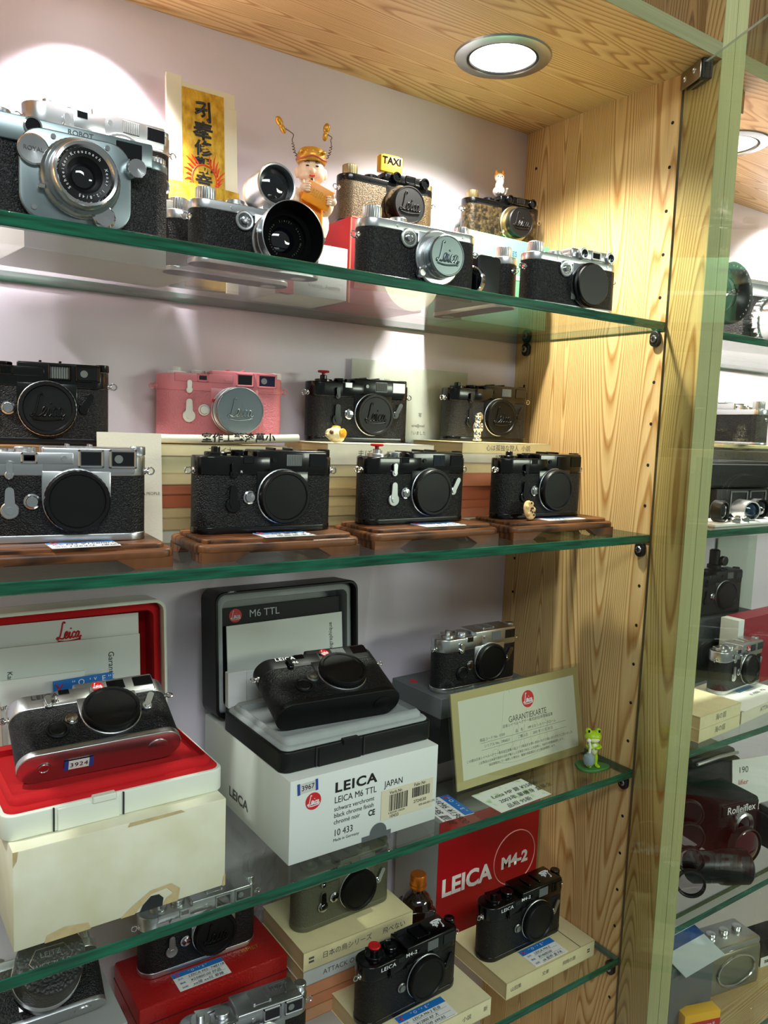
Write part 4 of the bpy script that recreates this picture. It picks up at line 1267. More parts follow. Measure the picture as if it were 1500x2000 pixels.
# biscuit
t = thing('biscuit', 'little chocolate chip biscuit standing by the black camera on the last wooden base', 'biscuit', (-0.1660, 0.0560, zb_ + 0.0002), 20, rx=-12)
random.seed(4)
blob('dough', [((0, 0, 0.0115), (0.0118, 0.0040, 0.0114))] + [((0.0085 * math.cos(a), -0.002, 0.0115 + 0.0085 * math.sin(a)), (0.0030, 0.0026, 0.0030)) for a in [0.9 * i for i in range(7)]] + [((0, 0.0, 0.002), (0.006, 0.0042, 0.002))], mat('biscuit_dough', (226, 190, 130), 0.7, bump=(700.0, 0.4, 'noise')), t, 0.0009, 2)
for k_ in range(9):
    a, r = random.uniform(0, 6.28), random.uniform(0.001, 0.0085)
    MB().ball((r * math.cos(a), -0.0040, 0.0115 + r * math.sin(a)), (0.0015, 0.0011, 0.0013), 10).obj('chocolate_chip', mat('chocolate', (58, 34, 22), 0.5), t)

# book stacks
TAN = [(222, 204, 158), (206, 196, 146), (212, 190, 140), (186, 106, 70), (176, 92, 58), (200, 172, 122), (186, 160, 112), (196, 190, 166)]
def stack(x0, x1, yf, z0, spec, where, ordinal, group):
    zz = z0
    n = len(spec)
    for i, (h, c, title) in enumerate(spec):          # from the bottom up
        k = n - 1 - i
        j = random.uniform(-0.0015, 0.0015)
        book(('%s paperback, %s of the stack under %s' % (cname(c), ordinal[k], where)), (x0 + j, yf + random.uniform(0, 0.0015), zz), (x1 + j, yf + 0.1045, zz + h - 0.0001), c, title, group)
        zz += h
    return zz
def cname(c):
    r, g, b = c
    if r > 165 and g < 125:
        return 'orange'
    if r - b > 62:
        return 'tan'
    if g >= r - 12 and r - b > 48:
        return 'olive-tinted'
    return 'cream' if r > 215 else 'greyish'
ORD = ['topmost', 'second', 'third', 'fourth', 'fifth', 'sixth', 'seventh', 'eighth', 'ninth', 'tenth', 'eleventh']
random.seed(7)
A_ = [(0.0125, (198, 192, 170), '山'), (0.0120, (192, 166, 118), '最期の日は'), (0.0095, (204, 178, 128), '亀裂の人'), (0.0130, (176, 94, 60), ''), (0.0095, (188, 108, 74), ''), (0.0110, (214, 194, 144), '狂  っ  た'), (0.0165, (206, 198, 150), '歪  ん  だ'), (0.0110, (228, 212, 164), 'スパイ大')]
zA = stack(-0.5760, -0.4290, 0.150, z, A_, 'the pink camera', ORD, 'paperbacks under the pink camera')
Bk = [(0.0095, (190, 112, 78), ''), (0.0110, (196, 170, 118), 'コンドームはなぜ'), (0.0105, (200, 174, 122), '乱世の英雄'), (0.0110, (214, 188, 132), 'かもめ'), (0.0085, (190, 160, 108), '私の記録'), (0.0125, (218, 190, 132), ''), (0.0130, (214, 196, 146), '白エリス'), (0.0235, (226, 218, 190), 'まぼろしの海と')]
zB = stack(-0.3810, -0.2360, 0.150, z, Bk, 'the camera with the bird', ORD, 'paperbacks under the camera with the bird')
Ck = [(0.0120, (206, 200, 176), '新・日本'), (0.0120, (190, 112, 78), ''), (0.0100, (184, 102, 68), ''), (0.0165, (178, 96, 62), ''), (0.0160, (196, 122, 86), ''), (0.0125, (224, 202, 148), '人は治療'), (0.0120, (214, 206, 180), '風と女の森と'), (0.0130, (228, 208, 152), '心は孤独な狩人  小説')]
zC = stack(-0.1910, -0.0390, 0.150, z, Ck, 'the camera with the silver figure', ORD, 'paperbacks under the camera with the silver figure')
random.seed(9)
Dk = [(0.030, (200, 180, 138), ''), (0.030, (214, 196, 150), ''), (0.0310, (150, 110, 66), '')]
zD = stack(-0.755, -0.6040, 0.150, z, Dk, 'the black camera beside the white card', ORD, 'paperbacks under the black camera beside the white card')

m_camera('black camera with embossed script on its cap, behind the chrome camera on the base', (-0.6650, 0.2120, zD + 0.0003), -10.0, 0.975, top=blackp, style='m3', lever=blackp, selector=blackp, cap='logo', group=G2, illum=wing_g, knobm=blackp)
m_camera('pink camera with a silver capped lens, on paperbacks', (-0.4700, 0.2330, zA + 0.0022), -12.0, 0.975, top=pinkp, skin_=pinkl, base_=pinkp, style='m3', lever=whitep, cap='lens', group=G2, dials=whitep, knobm=whitep, glassm=wing_p, lugm=pinkp, release=whitep, illum=wing)
m_camera('black camera with red shutter button and script cap, behind the bird figure', (-0.2960, 0.2270, zB + 0.0002), -4.0, 0.975, top=blackp, style='m2', lever=blackp, selector=blackp, cap='logo', redbutton=True, dials=blackp, group=G2, illum=wing_g, knobm=blackp)
m_camera('dull black camera with script cap, behind the silver figure on the books', (-0.0870, 0.2320, zC + 0.0002), -5.0, 0.975, top=blackp, skin_=leather_m, style='m2', lever=blackp, selector=blackp, cap='logo', dials=blackp, group=G2, illum=wing_g, knobm=blackp)
# paper scroll with the shop's brush lettering, under the pink camera's front
t = thing('paper_scroll', 'rolled paper strip with black brush writing, on the books below the pink camera', 'scroll', (-0.4960, 0.1660, zA + 0.0001), -4)
mb = MB()
n = 14
pts = []
for i in range(n + 1):
    u = i / n
    pts.append((-0.080 + 0.158 * u, 0.0012 + 0.0036 * u * u))
v, f = [], []
for i, (x, zz) in enumerate(pts):
    for k_ in range(7):
        a = -PI * 0.5 + PI * k_ / 6
        v.append((x, -0.0130 - 0.0046 * math.cos(a), zz + 0.0042 + 0.0042 * math.sin(a) - 0.0010))
    v.append((x, 0.030, zz + 0.0001))
m_ = 8
for i in range(n):
    for k_ in range(m_ - 1):
        f.append((i * m_ + k_, (i + 1) * m_ + k_, (i + 1) * m_ + k_ + 1, i * m_ + k_ + 1))
MB().add(v, f).obj('paper_strip', cream_paper, t, (0, 0, 0.0008))
text(t, '室作工藝漆萬小', 0.0096, ink, (0.012, -0.0180, 0.0072), (0, -0.02, 0), name='brush_lettering', bold=0.03, xs=1.15)
# bird
t = thing('bird_figurine', 'small yellow and brown bird figure on the books before the red-button camera', 'figurine', (-0.3660, 0.1620, zB + 0.0002), 20)
blob('body', [((0.002, 0, 0.0090), (0.0105, 0.0085, 0.0088)), ((-0.0085, -0.001, 0.0100), (0.0062, 0.0056, 0.0056)), ((0.010, 0, 0.0060), (0.0055, 0.005, 0.0052)), ((-0.015, -0.002, 0.009), (0.0024, 0.0016, 0.0016))], mat('cream_glaze', (240, 222, 170), 0.3), t, 0.0008, 3)
blob('wing', [((0.005, -0.0075, 0.0105), (0.0068, 0.0024, 0.0058)), ((0.004, 0.001, 0.0170), (0.0060, 0.0048, 0.0020))], mat('yellow_glaze', (240, 170, 40), 0.3), t, 0.0008, 2)
MB().ball((-0.0105, -0.0040, 0.0112), (0.0030, 0.0028, 0.0030), 12).obj('cheek', mat('brown_glaze', (120, 72, 36), 0.3), t)
MB().tube([(-0.016, -0.002, 0.009), (-0.019, -0.0025, 0.0080)], [0.0011, 0.0002], 8).obj('beak', mat('brown_glaze', (120, 72, 36), 0.3), t)
MB().ball((-0.0118, -0.0060, 0.0120), 0.0007, 8).obj('eye', ink, t)
# silver figure
t = thing('silver_figurine', 'tiny polished silver figure standing before the dull black script-cap camera', 'figurine', (-0.1300, 0.1950, zC + 0.0002), 0)
blob('figure', [((0, 0, 0.003), (0.0066, 0.0056, 0.0032)), ((-0.003, 0, 0.010), (0.0028, 0.0028, 0.0070)), ((0.003, 0, 0.010), (0.0028, 0.0028, 0.0070)), ((0, 0, 0.0190), (0.0055, 0.0042, 0.0068)), ((-0.0060, -0.001, 0.0190), (0.0022, 0.0022, 0.0058)), ((0.0060, -0.001, 0.0190), (0.0022, 0.0022, 0.0058)), ((0, 0, 0.0285), (0.0048, 0.0045, 0.0050)), ((0, 0, 0.0335), (0.0056, 0.0052, 0.0016)), ((0, 0, 0.0350), (0.0032, 0.0032, 0.0028))], chrome2, t, 0.0007, 2)
# leaning card
t = thing('textured_card', 'tall white textured card leaning behind the chrome camera', 'card', (-0.6010, 0.1230, z), -8, rx=-6)
MB().box((-0.0270, -0.0006, 0.0), (0.0290, 0.0008, 0.1060)).obj('sheet', cream_paper, t)
text(t, 'A', 0.0028, ink_grey, (0.0120, -0.0009, 0.0560))
text(t, 'CAMERA PEOPLE', 0.0036, ink_grey, (0.0270, -0.0009, 0.0510), align='RIGHT')
# translucent sheets behind
sheet_m = glass('thin_sheet', (0.80, 0.84, 0.80), 0.7)
sheet_m2 = mat('onionskin_paper', (222, 228, 216), 0.6, alpha=0.62)
def sheet(label, x0, x1, z0, z1, y, lines):
    t = thing('printed_sheet', label, 'paper sheet', ((x0 + x1) / 2, y, z0), 0, 'printed sheets behind the second shelf', rx=-1.0)
    w = (x1 - x0) / 2
    MB().box((-w, -0.0003, 0), (w, 0.0003, z1 - z0)).obj('sheet', sheet_m2, t)
    for s_, x, zz, sz in lines:
        text(t, s_, sz, ink_grey, (x, -0.0005, zz))
sheet('translucent printed sheet standing behind the red-button camera with the script cap', -0.285, -0.190, zB + 0.0005, zB + 0.1030, 0.2580, [('1. Jul. 2021', 0.0, 0.078, 0.0050)])
sheet('translucent printed sheet standing against the wall between the two script-cap cameras', -0.2330, -0.0900, z, zB + 0.0980, 0.2630, [('お客様 2-21-12', -0.050, 0.176, 0.0060), ('写', -0.010, 0.136, 0.0060), ('03-5294-80  camera@mail', -0.030, 0.122, 0.0052), ('ありがとうございました', -0.030, 0.112, 0.0056), ('【御明細】納品書', -0.014, 0.099, 0.0066)])
# card behind the last camera of the row
t = thing('cream_card', 'plain cream card standing behind the camera with the biscuit', 'card', (-0.0560, 0.1290, z), 0, rx=-3)
MB().box((-0.0500, -0.0016, 0.0), (0.0520, 0.0016, 0.0920), 0.0004, 1).obj('sheet', mat('cream_folder', (228, 206, 140), 0.5), t)
# ================================================================== THIRD SHELF
G3 = 'cameras on the third glass shelf'
z = Z3

def ring_prism(mb, outer, inner, z0, z1, floor_z=None, mi=0, M=None, bev=0.0):
    """rounded frame with a rectangular well; floor_z adds the bottom of the well"""
    o0, o1, o2 = outer(0), outer(0), outer(bev)
    i1 = inner(0)
    n = len(o0)
    v = [(x, y, z0) for x, y in o0] + [(x, y, z1 - bev) for x, y in o1] + [(x, y, z1) for x, y in o2] + [(x, y, z1) for x, y in i1]
    zf = z0 if floor_z is None else floor_z
    v += [(x, y, zf) for x, y in i1]
    f = []
    for k in range(4):
        for i in range(n):
            j = (i + 1) % n
            f.append((k * n + i, k * n + j, (k + 1) * n + j, (k + 1) * n + i))
    f.append(tuple(4 * n + i for i in range(n)))
    f.append(tuple(range(n))[::-1])
    return mb.add(v, f, mi, M)

def shift(fn, dx, dy):
    return lambda i=0.0: [(x + dx, y + dy) for x, y in fn(i)]

def case(label, loc, W, D, shell, felt, lidD, lidH, rz=0.0, lid_y=0.150, lean=-5.0, lid_dx=0.0, well=(0.082, 0.049)):
    t = thing('presentation_case', label, 'presentation case', loc, rz, 'open presentation cases')
    w, d = W / 2, D / 2
    mb = MB().prism(shift(rrect(w, d, 0.010, 6), 0, d), 0.0, 0.0210, 0.0015)
    mb.box((-0.052, -0.0010, 0.0), (-0.002, 0.004, 0.0190), 0.0006, 1)
    mb.obj('tray', shell, t)
    MB().box((-0.0185, -0.0030, 0.0170), (0.0010, 0.006, 0.0225), 0.0008, 1).obj('latch_tab', shell, t, (-0.006, 0, 0))
    for sx in (0.0005, -0.0555):
        MB().box((sx, -0.0013, 0.0010), (sx + 0.0013, 0.001, 0.0205)).obj('latch_slit', dark_card, t)
    mb = MB()
    ring_prism(mb, shift(rrect(w - 0.003, d - 0.003, 0.009, 6), 0, d), shift(rrect(w - 0.0075, d - 0.0085, 0.009, 6), 0, d), 0.018, 0.0240, 0.0240, bev=0.002)
    ring_prism(mb, shift(rrect(w - 0.0075, d - 0.0085, 0.009, 6), 0, d), shift(rrect(well[0], well[1], 0.003, 6), 0, d - 0.003), 0.022, 0.0300, 0.0085, bev=0.003)
    mb.obj('tray_lining', felt, t, ang=50)
    lid = bpy.data.objects.new('lid', None)
    COL.objects.link(lid)
    lid.parent = t
    lid.location = (lid_dx, lid_y, 0.004)
    lid.rotation_euler = (math.radians(lean), 0, 0)
    Mx = Matrix.Rotation(PI / 2, 4, 'X')
    w2, h2 = W / 2 + 0.002, lidH / 2
    mb = MB()
    ring_prism(mb, shift(rrect(w2, h2, 0.012, 7), 0, h2), shift(rrect(w2 - 0.0032, h2 - 0.0032, 0.010, 7), 0, h2), 0.0, lidD, 0.003, M=Matrix.Translation((0, lidD, 0)) @ Mx, bev=0.0012)
    mb.obj('lid_shell', shell, lid)
    mb = MB()
    ring_prism(mb, shift(rrect(w2 - 0.0034, h2 - 0.0034, 0.010, 7), 0, h2), shift(rrect(w2 - 0.0115, h2 - 0.0115, 0.008, 7), 0, h2), 0.0032, lidD - 0.008, 0.0060, M=Matrix.Translation((0, lidD, 0)) @ Mx, bev=0.004)
    mb.obj('lid_lining', felt, lid, ang=50)
    return t

# --- worn cream carton with the white and red case
t, w, d_, h = box_thing('worn_carton', 'worn cream carton with torn bottom edge, under the white and red case', 'box', (-0.7160, 0.0440, z), (-0.5390, 0.2350, z + 0.0825), worn_card, 0.6, bev=0.0012)
yq = -d_ - 0.0004
def patch(pts):
    MB().add([(x, yq, zz) for x, zz in pts], [tuple(range(len(pts)))]).obj('torn_card', card_tear, t)
patch([(-0.006, 0.0), (0.006, 0.0), (0.020, 0.0135), (0.034, 0.015), (0.040, 0.0085), (0.034, 0.006), (0.030, 0.0), (0.044, 0.0), (0.046, 0.011), (0.038, 0.018), (0.020, 0.017), (0.004, 0.008)])
patch([(-0.066, 0.0), (-0.030, 0.0), (-0.032, 0.006), (-0.050, 0.009), (-0.064, 0.006)])
patch([(-w, 0.070), (-w + 0.003, 0.075), (-w + 0.004, 0.0825), (-w, 0.0825)])
patch([(0.0, 0.0790), (0.050, 0.0800), (0.046, 0.0825), (0.002, 0.0825)])
patch([(w - 0.003, 0.0), (w, 0.0), (w, 0.012), (w - 0.002, 0.008)])
MB().add([(0.010, yq - 0.0002, 0.0), (0.030, yq - 0.0002, 0.0), (0.031, yq - 0.0002, 0.007), (0.027, yq - 0.0002, 0.0115), (0.020, yq - 0.0002, 0.0120), (0.013, yq - 0.0002, 0.006)], [(0, 1, 2, 3, 4, 5)]).obj('thumb_hole', dark_card, t)
case('open white case with bright red lining, on the worn cream carton', (-0.6265, 0.0600, z + 0.0828), 0.186, 0.138, white_pl, red_felt, 0.042, 0.143, 0.5, lid_y=0.148, lean=-4)
m_camera('chrome and black camera with a red badge lying in the red-lined case', (-0.6330, 0.0940, z + 0.0828 + 0.0400), -3.0, 1.00, pitch=-64, roll=-1, style='m2', skin_=leather, group=G3, reddot=True, selector=chrome, timer='round', lever=chrome, texts=[('LEICA', -0.0385, 0.0665, 0.0068, ink), ('M6', -0.0315, 0.0590, 0.0052, ink)], release=chrome2, illum=wing)
cam6 = [o for o in COL.objects if o.get('label', '').startswith('chrome and black camera with a red badge')][0]
st_ = MB().box((-0.011, -0.0003, -0.0050), (0.011, 0.0001, 0.0050)).obj('number_sticker', paper, cam6, (-0.020, 0.001, -0.0011), (PI / 2, 0, 0))
for sx in (-0.01025, 0.01025):
    MB().box((sx - 0.00175, -0.0005, -0.0055), (sx + 0.00175, -0.0002, 0.0055)).obj('blue_edge', ink_blue, st_)
text(st_, '3924', 0.0068, ink, (0, -0.0006, 0), spacing=1.15)
# tripod socket
MB().lathe([(0.0052, 0.0), (0.0052, 0.0006), (0.0040, 0.0006), (0.0034, -0.0002)], ax=(0, 0, -1), n=28).obj('tripod_socket', chrome2, cam6, (-0.0480, 0, -0.0006))
# leaflets in the lid
def leaflet(name, label, x0, x1, z0, z1, y, m, lines=(), logo=None, lean=-5.0, rz=0.0, roll=0.0, group='leaflets in the case lids', th=0.0008, rot90=()):
    t = thing(name, label, 'leaflet', ((x0 + x1) / 2, y, z0), rz, group, rx=lean, ry=roll)
    w, h = (x1 - x0) / 2, z1 - z0
    MB().box((-w, -th, 0), (w, th, h)).obj('sheet', m, t)
    for s_, sz, x, zz, mm in lines:
        text(t, s_, sz, mm, (x, -th - 0.0003, zz), align='LEFT')
    for s_, sz, x, zz, mm in rot90:
        text(t, s_, sz, mm, (x, -th - 0.0003, zz), (0, PI / 2, 0), align='LEFT')
    if logo:
        script_logo(t, logo[0], ink_red, (logo[1], -th - 0.0003, logo[2] - 0.003), weight=0.055)
    return t
leaflet('leaflet', 'white leaflet with a red script heading, standing in the red-lined lid', -0.6950, -0.5580, z + 0.1065, z + 0.2140, 0.2270, white_card, logo=(0.0230, -0.0020, 0.0970), roll=0.3)
leaflet('leaflet', 'white warranty leaflet with sideways black lettering, in the red-lined lid', -0.7080, -0.5600, z + 0.103, z + 0.1940, 0.2180, mat('cool_white_card', (216, 224, 216), 0.55), roll=0.5, rot90=[('Garantiekarte', 0.0080, 0.0440, 0.076, ink), ('Carte', 0.0080, 0.0350, 0.050, ink), ('Kamera', 0.0066, -0.0520, 0.068, ink)], logo=(0.012, 0.058, 0.035))
leaflet('leaflet', 'folded white leaflet in front of the sideways lettering, in the red-lined lid', -0.7120, -0.6180, z + 0.103, z + 0.1650, 0.2110, white_card, roll=0.6)
leaflet('leaflet', 'cream leaflet with bold black words beside the chrome camera in the red-lined case', -0.7200, -0.6950, z + 0.103, z + 0.1480, 0.2045, cream_paper, rz=14, lines=[('Integrieur', 0.0075, -0.0110, 0.0380, ink), ('Carrying', 0.0075, -0.0110, 0.0270, ink), ('Fourre', 0.0075, -0.0110, 0.0180, ink)])
tg = leaflet('price_card', 'bright blue card standing behind the chrome camera in the red-lined case', -0.6480, -0.5910, z + 0.103, z + 0.1610, 0.2030, blue_tag, lines=[('“ O  ‘ ˅  E “', 0.0080, -0.0110, 0.0530, ink_white), ('NO 3924', 0.0066, -0.0200, 0.0430, ink)], roll=-1.5)
tg['category'] = 'price card'
MB().tube([(-0.0265, -0.0012, 0.0450), (-0.0195, -0.0012, 0.0550)], 0.0005, 5).tube([(-0.0265, -0.0012, 0.0550), (-0.0195, -0.0012, 0.0450)], 0.0005, 5).obj('red_mark', ink_red, tg)

# --- white printed carton with the black and grey case
t, w, d_, h = box_thing('printed_carton', 'white carton printed with black lettering and a barcode, under the black case', 'box', (-0.4755, 0.0430, z), (-0.2970, 0.2480, z + 0.0835), white_card, 0.4)
yq = -d_ - 0.0003
tp = lambda s_, sz, x, zz, m=ink, **k: text(t, s_, sz, m, (x, yq, zz), align='LEFT', **k)
tp('LEICA', 0.0140, -0.0400, 0.0655, bold=0.03, xs=1.25, spacing=1.12)
tp('LEICA M6 TTL', 0.0095, -0.0400, 0.0530, xs=0.86)
tp('JAPAN', 0.0095, 0.0200, 0.0550, xs=0.86)
tp('schwarz verchromt', 0.0066, -0.0400, 0.0440, xs=0.92)
tp('black chrome finish', 0.0066, -0.0400, 0.0372, xs=0.92)
tp('chromé noir', 0.0066, -0.0400, 0.0304, xs=0.92)
tp('10 433', 0.0098, -0.0400, 0.0190, xs=0.85)
tp('Made in Germany', 0.0042, -0.0400, 0.0118)
tp('CE', 0.0085, 0.0010, 0.0290, bold=0.03, xs=0.8)
bd = MB().lathe([(0.0085, 0.0), (0.0085, 0.0003), (0, 0.0003)], n=36).obj('round_badge', ink_red, t, (-0.0640, yq, 0.0590))
script_logo(bd, 0.0130, ink_white, (0, -0.0004, 0), weight=0.06)
sk = MB().box((-0.0105, -0.0003, -0.0048), (0.0105, 0, 0.0048)).obj('number_sticker', mat('sticker_grey', (206, 206, 200), 0.5), t, (-0.0705, yq, 0.0745), (0, -0.05, 0))
MB().box((-0.0112, -0.0005, -0.0055), (-0.0085, 0, 0.0055)).box((0.0085, -0.0005, -0.0055), (0.0112, 0, 0.0055)).obj('blue_edge', ink_blue, sk)
text(sk, '3967', 0.0072, ink, (0, -0.0006, 0))
bl = MB().box((-0.0335, -0.0003, -0.0165), (0.0335, 0, 0.0155)).obj('barcode_label', mat('label_cream', (222, 214, 184), 0.6), t, (0.0500, yq, 0.0335))
random.seed(3)
mb = MB()
for x0, x1, z0, z1 in ((-0.0235, -0.0010, -0.0085, 0.0090), (0.0060, 0.0300, -0.0010, 0.0095)):
    x = x0
    while x < x1:
        b = random.choice((0.0004, 0.0004, 0.0008, 0.0012))
        mb.box((x, -0.0005, z0), (x + b, -0.0003, z1))
        x += b + random.choice((0.0004, 0.0006, 0.001))
mb.obj('bars', ink, bl)
for s_, sz, x, zz in (('Verk.Nr.', 0.0048, -0.0235, 0.0115), ('Fabr.Nr.', 0.0048, 0.0080, 0.0125), ('4 022243 104334', 0.0030, -0.0245, -0.0105), ('10433', 0.0048, -0.0230, -0.0142), ('2724530', 0.0048, 0.0080, -0.0060), ('420-660.001-775', 0.0032, 0.0150, -0.0110)):
    text(bl, s_, sz, ink, (x, -0.0006, zz), align='LEFT')
text(t, 'LEICA', 0.0150, ink_grey, (-w - 0.0004, 0.010, 0.020), (0, 0, -PI / 2), bold=0.02, xs=1.2)
mb = MB().add([(-0.006, yq - 0.0001, 0.0), (0.030, yq - 0.0001, 0.0), (0.030, yq - 0.0001, 0.0055), (-0.006, yq - 0.0001, 0.0055)], [(0, 1, 2, 3)])
mb.add([(0.014 + 0.0105 * math.cos(PI * i / 14), yq - 0.0001, 0.0055 + 0.0105 * math.sin(PI * i / 14)) for i in range(15)], [tuple(range(15))[::-1]])
mb.obj('thumb_notch', grey_card, t)
case('open black case with pale grey lining, on the white printed carton', (-0.3835, 0.0590, z + 0.0838), 0.184, 0.140, black_pl, grey_felt, 0.040, 0.143, 0.4, lid_y=0.150, lean=-4)
m_camera('all-black camera with a red badge lying in the grey-lined case', (-0.3920, 0.0900, z + 0.0838 + 0.0400), -4.5, 1.03, pitch=-67, style='m2', top=blackm, skin_=leather, lever=blackp, group=G3, reddot=True, timer='round', texts=[('LEICA', -0.0385, 0.0670, 0.0066, ink_white), ('M6', -0.0300, 0.0600, 0.0050, ink_white)], release=steel, dials=blackm, knobm=blackm, illum=wing_g)
leaflet('booklet', 'black booklet headed M6 TTL with a red badge, in the grey-lined lid', -0.4660, -0.3060, z + 0.103, z + 0.2080, 0.2280, mat('booklet_black', (8, 10, 11), 0.5, spec=0.3), lines=[('M6 TTL', 0.0120, -0.0430, 0.0960, mat('silver_ink', (190, 196, 196), 0.4))], roll=-0.5, th=0.002)
bk = [o for o in COL.objects if o.name.startswith('booklet')][0]
bd = MB().lathe([(0.0078, 0.0), (0.0078, 0.0003), (0, 0.0003)], n=36).obj('round_badge', ink_red, bk, (-0.0600, -0.0021, 0.0960))
script_logo(bd, 0.0120, ink_white, (0, -0.0004, 0), weight=0.06)
leaflet('leaflet', 'pale leaflet with sideways lettering in front of the black booklet', -0.4600, -0.3080, z + 0.103, z + 0.1900, 0.2200, white_card, rot90=[], roll=-0.5)
lf = [o for o in COL.objects if o.get('label', '').startswith('pale leaflet')][0]
text(lf, 'photographique', 0.0072, ink_grey, (0.0590, -0.0012, 0.0300), (0, -PI / 2, 0), align='LEFT')
text(lf, 'contrôle', 0.0072, ink_grey, (0.0290, -0.0012, 0.0170), (0, -PI / 2, 0), align='LEFT')
t = thing('card_sleeve', 'folded white card sleeve standing in front of the leaflets in the black case', 'card', (-0.4210, 0.2030, z + 0.103), -2, rx=-3)
MB().box((-0.0480, -0.006, 0.0), (-0.0260, 0.004, 0.0400), 0.0008, 1).box((-0.0255, -0.002, 0.0), (0.0520, 0.004, 0.0385), 0.0008, 1).obj('sleeve', mat('glossy_white_card', (232, 234, 232), 0.25), t)

# --- dark box with the silver camera
t, w, d_, h = box_thing('dark_carton', 'dark grey box with a small red emblem on its lid, under the silver camera', 'box', (-0.2080, 0.1560, z), (-0.0480, 0.2540, z + 0.0840), dark_card, 3)
MB().box((-w - 0.0006, -d_ - 0.0006, h - 0.026), (w + 0.0006, d_ + 0.0006, h + 0.0006), 0.0008, 1).obj('lid', mat('grey_lid', (96, 102, 102), 0.6), t)
MB().lathe([(0.0058, 0), (0.0058, 0.0003), (0, 0.0003)], ax=(0, 0, 1), n=30).obj('red_emblem', ink_red, t, (-0.0650, 0.0240, h + 0.0006))
m_camera('silver camera with black body cap standing on the dark grey box', (-0.1310, 0.1800, z + 0.0848), 0.0, 0.975, style='m2', group=G3, selector=chrome2, lever=chrome2, illum=wing_g, timer='round', glassm=wing)
t = thing('clear_prop', 'small clear plastic wedge under the corner of the silver camera', 'prop', (-0.1930, 0.1560, z + 0.0848), 0)
MB().lathe([(0.0110, -0.0015), (0.0110, 0.0015), (0.008, 0.0015)], ax=(0, -1, 0.5), n=30, cap=False).obj('wedge', glass('clear_plastic', (0.86, 0.88, 0.88)), t, (0, 0.0, 0.0100))
# --- certificate in a clear stand
t = thing('certificate_stand', 'gold-bordered guarantee certificate with a red badge in a clear acrylic stand', 'certificate', (-0.1255, 0.0810, z), 1.5, rx=-10.5)
cw, ch = 0.1110, 0.1140
mb = MB().box((-cw - 0.003, -0.0028, 0.0), (cw + 0.003, -0.0014, ch + 0.004)).box((-cw - 0.003, 0.0016, 0.0), (cw + 0.003, 0.0028, ch + 0.004))
mb.obj('acrylic_cover', glass('acrylic', (0.95, 0.96, 0.95)), t)
MB().box((-cw, -0.0010, 0.002), (cw, 0.0010, ch)).obj('gold_border', mat('certificate_gold', (196, 182, 124), 0.45, 0.25), t)
MB().box((-cw + 0.0100, -0.0012, 0.0120), (cw - 0.0100, -0.0009, ch - 0.0100)).obj('certificate', mat('certificate_paper', (232, 232, 206), 0.6), t)
yq = -0.00132
bd = MB().lathe([(0.0105, 0), (0.0105, 0.0002), (0, 0.0002)], n=40).obj('red_badge', ink_red, t, (0.0140, yq, 0.0880))
script_logo(bd, 0.0160, ink_white, (0, -0.0003, 0), weight=0.06)
text(t, 'GARANTIEKARTE', 0.0105, ink_grey, (0.0120, yq, 0.0680), xs=0.82)
text(t, '日本シイベルヘグナー株式会社5年間保証書', 0.0046, ink_grey, (0.0120, yq, 0.0615))
text(t, '商品コード No. 10301　　　　品　名　　MP 0.72 シルバークローム', 0.0044, ink_grey, (-0.0050, yq, 0.0525))
text(t, 'シリアル No.  2906021　　　ご購入日　　2003 年 11 月 30 日', 0.0044, ink_grey, (-0.0050, yq, 0.0445))
MB().box((-0.0700, yq, 0.0488), (0.0800, yq + 0.0001, 0.0491)).box((-0.0700, yq, 0.0406), (0.0800, yq + 0.0001, 0.0409)).obj('rule', ink_grey, t)
text(t, 'この度は日本シイベルヘグナー株式会社直輸入品ライカ製品をお買い求めいただき誠にありがとうございました。', 0.0037, ink_grey, (0.0, yq, 0.0320))
text(t, '上記製品は日本総代理店の当社が輸入した正規品であることを証明し、右記の5年間保証致します。', 0.0034, ink_grey, (0.0, yq, 0.0265))
text(t, '保証期間内に万一故障した場合は、裏面の保証規定により保証修理致します。', 0.0034, ink_grey, (0.0, yq, 0.0215))
script_logo(t, 0.105, mat('watermark_gold', (212, 212, 182), 0.5), (0.0, yq + 0.0004, 0.056), name='embossed_flourish', weight=0.007)
# --- cards on the shelf
green_m = two_tone('green_speckle_card', (236, 244, 230), (150, 204, 120), 0.5, 0.0, 70.0, 0.55, 0.7)
price_tag('green-speckled handwritten card lying in front of the certificate', [(-0.2240, 0.0640), (-0.1480, 0.0690), (-0.1380, 0.0205), (-0.2270, 0.0175)], z, ['Leica MP 銀 ¥25800', '2003年 單機身 盒單全', '品相 95新'], 'price cards on the third shelf', 0.22, headm=green_m, cardm=green_m)
price_tag('white card with a blue band lying between the printed carton and the certificate', [(-0.2920, 0.0820), (-0.2920, 0.0330), (-0.2520, 0.0330), (-0.2470, 0.0820)], z, ['M6 ¥19800', '黑鉻 觀景'], 'price cards on the third shelf', 0.3)
